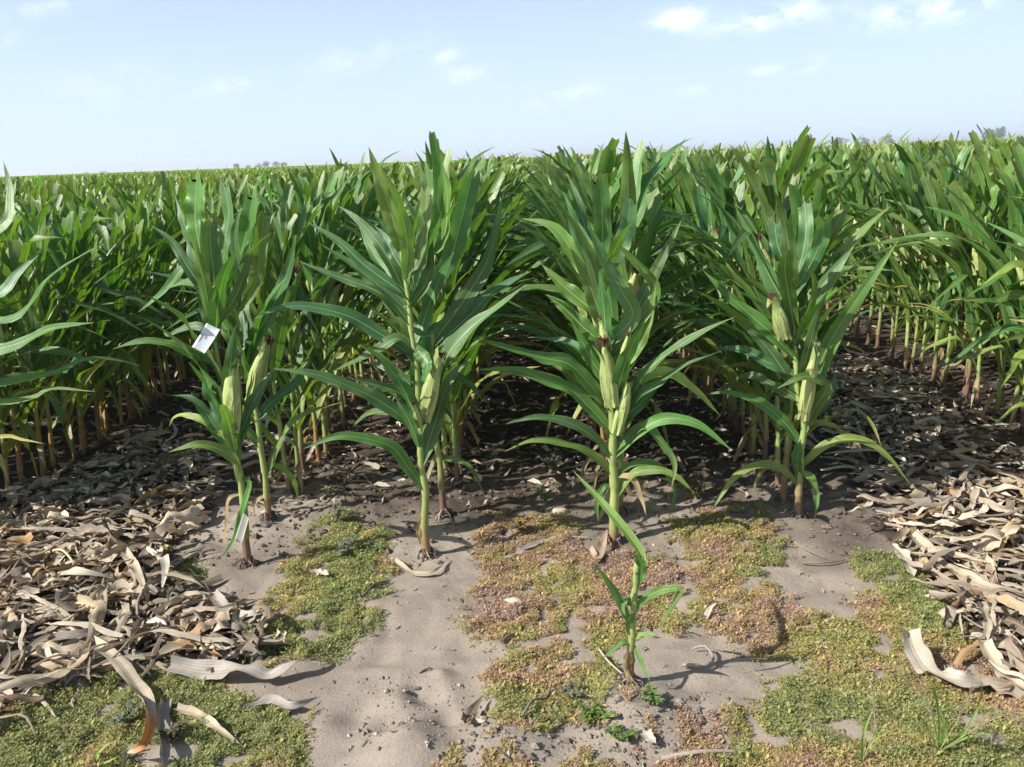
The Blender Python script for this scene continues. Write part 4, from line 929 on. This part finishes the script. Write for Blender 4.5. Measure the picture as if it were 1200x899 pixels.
# leafy weeds
def weed(px, py, h, spread, nst, label, seed, c=np.array([.13, .25, .09]), ls=.012):
    c = c*np.array([.9, .62, .8]); ls = ls*.8; spread = spread*1.1
    r = random.Random(seed); g = gnd(px, py); g[2] = float(gz(g[0], g[1])); t_ = thing('weed', tuple(g), label, 'weed')
    for k in range(nst):
        a = r.uniform(0, 6.28); e = np.array([math.cos(a), math.sin(a), 0])*spread*r.uniform(.2, 1)
        P = spline([np.zeros(3), e*.35+[0, 0, h*.5], e+[0, 0, h*r.uniform(.5, 1)]], 12)
        obj('stem', mk_mesh('stem', Buf().add(*tube(P, [.0025, .001], np.array([.28, .3, .12]) if r.random() < .6 else np.array([.35, .15, .09]), k=5)), M_stalk), t_)
        fb = Buf()
        for j in range(3, 12):
            for q_ in range(3):
                b_ = r.uniform(0, 6.28); d = nrm(np.array([math.cos(b_), math.sin(b_), r.uniform(-.1, .6)])); s = ls*r.uniform(.6, 1.2)
                v, q, uv = blade([P[j], P[j]+d*s, P[j]+d*s*2+[0, 0, -s*.3]], s*1.0, [0, 0, 1], (0, r.gauss(0, .4)), seg=4, m=2, profile='husk', ruf=.1, fold=.2, r=r)
                fb.add(v, q, c*r.uniform(.7, 1.3), uv)
        obj('foliage', mk_mesh('foliage', fb, M_weed), t_)
BG = np.array([.14, .24, .13])
weed(400, 652, .09, .07, 7, 'bluish green bushy weed at the head of the green weed strip', 1, BG)
weed(395, 615, .12, .05, 5, 'taller pale weed behind the bluish one on the weed strip', 2, BG)
weed(440, 640, .03, .1, 5, 'sprawling green weed between the weed strip and pointed-top plant', 3)
weed(388, 583, .05, .05, 4, 'small green weed in the shade between the first two rows', 4)
weed(640, 592, .09, .06, 6, 'green weed in the centre gap behind the pale stone', 5)
weed(652, 560, .12, .09, 8, 'shaded bushy weed in the centre gap left of the thick-stemmed plant', 6, BG*.8)
weed(610, 625, .07, .05, 5, 'yellowish weed standing at the back of the orange mat', 7, WC['y'])
weed(815, 590, .1, .09, 9, 'dark tangled weed between the thick-stemmed and long-leaved plants', 8, WC['d']*1.2)
weed(665, 822, .06, .06, 6, 'thin bluish weed sticking out of the lower green mat', 9, BG, .009)
weed(700, 850, .035, .07, 7, 'round-leaved green weed below the lone small plant', 10, np.array([.13, .27, .05]), .012)
weed(770, 838, .035, .06, 5, 'red-stemmed clover-like weed right of the lone plant roots', 11, np.array([.11, .25, .06]), .011)
weed(733, 874, .03, .06, 5, 'low three-leaved weed by the cream leaf scrap', 12, np.array([.12, .25, .06]), .012)
weed(768, 658, .025, .02, 2, 'single tiny green seedling in the pink weeds', 13, np.array([.14, .3, .05]), .008)
weed(150, 850, .06, .06, 6, 'grey-green weed inside the curl of the orange-bent leaf', 14, BG, .01)
weed(205, 870, .06, .07, 7, 'dark green weed beside the grey edgewise leaf', 15, WC['d']*1.1, .01)
# grass clumps
def grass(px, py, label, seed, blades, heads):
    r = random.Random(seed); g = gnd(px, py); g[2] = float(gz(g[0], g[1])); t_ = thing('grass_clump', tuple(g), label, 'grass')
    for pts, wd in blades:
        P = []
        for i, (x, y) in enumerate(pts): P.append(atY(x, y, g[1]+r.uniform(-.02, .02)*i)-g)
        P[0] = np.array([0, 0, 0.]); v, q, uv = blade(P, wd, [0, -1, .5], (0, r.gauss(0, .4)), seg=14, m=2, ruf=.05, fold=.5, r=r, base_w=.9)
        obj('blade', mk_mesh('blade', Buf().add(v, q, np.array([.16, .25, .06])*r.uniform(.8, 1.4), uv), M_weed), t_)
    for (x0, y0, x1, y1, x2, y2, ln) in heads:
        a = atY(x0, y0, g[1])-g; b_ = atY(x1, y1, g[1]-.04)-g; c_ = atY(x2, y2, g[1]-.06)-g; a = np.zeros(3)
        sp_ = spline([a, b_, c_], 20); hb = Buf().add(*tube(sp_, [.0014, .0006], np.array([.3, .3, .14]), k=4)); 
        for j in range(8, 20):
            for q_ in range(7):
                d = nrm(np.array([r.gauss(0, 1), r.gauss(0, 1), r.gauss(.3, .8)])); T_ = nrm(c_-b_); e = sp_[j]+(T_*.5+d*.8)*ln*r.uniform(.4, 1)
                hb.add(*tube(spline([sp_[j], sp_[j]*.5+e*.5+[0, 0, .003], e], 4), [.00035, .0005], np.array([.36, .27, .2]), k=3, capped=False))
        obj('seed_head', mk_mesh('seed_head', hb, M_root), t_)
grass(1100, 885, 'feathery grass clump with arching blades on the right weed mat', 3,
      [([(1100, 885), (1100, 840), (1092, 800), (1070, 775)], .007), ([(1100, 885), (1125, 865), (1145, 830), (1150, 800), (1138, 776)], .006), ([(1100, 885), (1085, 850), (1070, 830)], .006),
       ([(1100, 885), (1108, 850), (1120, 825)], .006), ([(1100, 885), (1130, 865), (1160, 860), (1158, 890)], .006), ([(1100, 885), (1080, 870), (1060, 845)], .005), ([(1100, 885), (1108, 860), (1098, 820)], .007)],
      [(1100, 885, 1085, 820, 1050, 785, .03), (1100, 885, 1130, 830, 1140, 800, .025), (1100, 885, 1150, 850, 1185, 835, .03)])
grass(1010, 895, 'small grass clump with hazy seed heads left of the feathery clump', 4,
      [([(1010, 895), (1012, 860), (1025, 825)], .008), ([(1010, 895), (1000, 870), (985, 860)], .005), ([(1010, 895), (1022, 870), (1045, 855)], .005)],
      [(1010, 895, 980, 858, 945, 850, .025), (1010, 895, 1025, 850, 1020, 800, .025)])
grass(112, 899, 'few yellow-green grass blades beside the curled orange leaf', 5, [([(105, 899), (118, 880), (134, 868)], .008), ([(98, 899), (112, 886), (124, 872)], .006), ([(110, 905), (125, 893), (140, 886)], .006)], [])

# ------------------------------------------------------------ tags
def paper(corners, Y, label, bend=.006, dy=(0, 0, 0, 0), col=(.58, .61, .66)):
    c = [atY(x, y, Y+d) for (x, y), d in zip(corners, dy)]; B = sum(c)/4; a, b_, cc, d = [np.array(p_)-B for p_ in c]
    nu, nv = 8, 6; V = []
    nn = nrm(np.cross(b_-a, d-a))
    for s_ in (0, 1):
        for i in range(nu+1):
            for j in range(nv+1):
                u, v_ = i/nu, j/nv; p_ = (a*(1-u)+d*u)*(1-v_)+(b_*(1-u)+cc*u)*v_; V.append(p_+nn*(bend*math.sin(u*PI)+bend*.5*math.sin(v_*2.5)+s_*.0005))
    K = (nu+1)*(nv+1); q = []
    for i in range(nu):
        for j in range(nv): k = i*(nv+1)+j; q += [[k, k+1, k+nv+2, k+nv+1], [K+k, K+k+nv+1, K+k+nv+2, K+k+1]]
    for i in range(nu):
        for j in (0, nv): k = i*(nv+1)+j; q.append([k, k+nv+1, K+k+nv+1, K+k])
    for j in range(nv):
        for i in (0, nu): k = i*(nv+1)+j; q.append([k, k+1, K+k+1, K+k])
    t_ = thing('paper_tag', tuple(B), label, 'tag'); obj('paper', mk_mesh('paper', Buf().add(V, q, np.array(col)), M_paper), t_)
    return t_, a, b_, cc, d
hy = float(gnd(290, 662)[1])
t_, a, b_, c_, d_ = paper([(242, 378.5), (257.5, 386), (239.5, 414), (225, 406.5)], hy-.09, 'white paper tag with two lines of handwriting on the leftmost front plant', dy=(.03, .03, -.02, -.02))
e1 = nrm(a-d_); e2 = nrm(b_-a); nrm_ = nrm(np.cross(e1, -e2)); up_ = np.cross(nrm_, e1)
W_, H_ = np.linalg.norm(a-d_), np.linalg.norm(b_-a)
for txt, fx, fy, sz in (('VIBBK', .24, .34, .0125), ('35', .42, .62, .0145)):
    cu = bpy.data.curves.new('writing', 'FONT'); cu.body = txt; cu.size = sz; cu.shear = .25; cu.space_character = 1.05; cu.offset = .0002; cu.extrude = .0001
    tmp = bpy.data.objects.new('writing_source', cu); C.objects.link(tmp); bpy.context.view_layer.update()
    wm = bpy.data.meshes.new_from_object(tmp.evaluated_get(bpy.context.evaluated_depsgraph_get())); bpy.data.objects.remove(tmp)
    wm.materials.clear(); wm.materials.append(M_ink); o_ = bpy.data.objects.new('writing', wm); C.objects.link(o_); o_.parent = t_
    p_ = d_+e1*W_*fx+e2*H_*fy+nrm_*.0095
    mm = Matrix.Identity(4)
    for i in range(3): mm[i][0] = e1[i]; mm[i][1] = up_[i]; mm[i][2] = nrm_[i]; mm[i][3] = p_[i]
    o_.matrix_local = mm
paper([(285, 601), (291.5, 607), (283, 637), (275, 633)], hy-.05, 'narrow dull white blank tag hanging low on the leftmost front plant', bend=.004, col=(.42, .40, .36))[0]

# ------------------------------------------------------------ far trees
def tree(px, dist, h, wd, label, seed, shape='round'):
    r = random.Random(seed); d = ray(px, 0); d = np.array([d[0]/d[1], 1, 0]); x, y = d[0]*dist, dist
    # columns lean with the camera roll, so solve for the x that lands on this photo column
    for _ in range(4):
        q_ = proj((x, y, 3))[0]; x -= (q_-px)/F*dist
    t_ = thing('tree', (x, y, 0), label, 'tree', 'far trees on the horizon')
    tb = Buf().add(*tube(spline([[0, 0, -.1], [.05, 0, h*.3], [0, .05, h*.75]], 8), [h*.035, h*.012], np.array([.12, .09, .07]), k=8))
    for k in range(4):
        a = r.uniform(0, 6.28); tb.add(*tube(spline([[0, 0, h*.3], [math.cos(a)*wd*.15, math.sin(a)*wd*.15, h*.5], [math.cos(a)*wd*.33, math.sin(a)*wd*.33, h*.65]], 6), [h*.015, h*.004], np.array([.12, .09, .07]), k=5))
    obj('trunk', mk_mesh('trunk', tb, M_bark), t_)
    cbf = Buf(); n = 46
    for k in range(n):
        a = r.uniform(0, 6.28); f = r.random(); zz = h*(.28+.68*f)
        Rr = wd/2*(math.sin(PI*min(1, .15+.8*f))**.6 if shape == 'round' else (1.05-f))*math.sqrt(r.random())
        c0 = np.array([math.cos(a)*Rr, math.sin(a)*Rr, zz]); m_ = 26; s = h*.05
        p0 = c0+rs.normal(0, h*.055, (m_, 3)); e = rs.normal(0, 1, (m_, 3)); e = nrm(e); g_ = nrm(np.cross(e, rs.normal(0, 1, (m_, 3))))
        V = np.stack([p0, p0+e*s, p0+e*s+g_*s, p0+g_*s], 1).reshape(-1, 3)
        cbf.add(V, np.arange(4*m_).reshape(-1, 4), np.array([.055, .10, .04])*r.uniform(.6, 1.4))
    obj('crown', mk_mesh('crown', cbf, M_weed, smooth=False), t_)
D = 850; TS = .8
for k, (px, h, wd, lab) in enumerate([(277, 7.5, 6, 'small round far tree, first of the horizon group behind the left rows'), (291, 5.0, 6, 'low far tree in the gap of the left horizon group'),
        (303, 6.3, 7, 'far tree at the left end of the dense horizon clump'), (312, 8.5, 7, 'tallest far tree of the left horizon clump'), (323, 7.5, 9, 'wide far tree right in the left horizon clump'), (333, 6.5, 8, 'far tree closing the left horizon clump on its right'),
        (100, 3.6, 9, 'faint low far tree near the left end of the horizon'), (121, 4.2, 9, 'faint far tree, second low one near the left end of the horizon'),
        (949, 13, 5, 'dark narrow far tree standing apart above the right field'), (985, 9, 16, 'broad low far tree above the right field'), (1010, 8.5, 14, 'broad far tree right of the narrow dark one'), (1040, 9.5, 16, 'rounded far tree above the right field between broad ones'),
        (1158, 15, 12, 'far tree peeping over the tall corn at the right'), (1172, 16, 12, 'tallest far tree over the tall corn at the right')]):
    tree(px, D, h*TS if px < 400 else (h*.82 if px > 1100 else h), wd, lab, 60+k, 'cone' if px == 949 else 'round')

# ------------------------------------------------------------ summer haze
hm, t = new_mat('haze'); pv = t.nodes.new('ShaderNodeVolumePrincipled'); pv.inputs['Density'].default_value = .00045; pv.inputs['Color'].default_value = (.93, .96, 1, 1); pv.inputs['Anisotropy'].default_value = .2
o = t.nodes.new('ShaderNodeOutputMaterial'); t.links.new(pv.outputs[0], o.inputs['Volume'])
v = np.array([[x, y, z] for x in (-5200, 5200) for y in (-200, 7500) for z in (-1.5, 19.)], float)
hq = np.array([[0, 1, 3, 2], [4, 6, 7, 5], [0, 4, 5, 1], [2, 3, 7, 6], [0, 2, 6, 4], [1, 5, 7, 3]])
ho = obj('haze', mk_mesh('haze', Buf().add(v, hq, [1, 1, 1]), hm, smooth=False)); ho['kind'] = 'stuff'
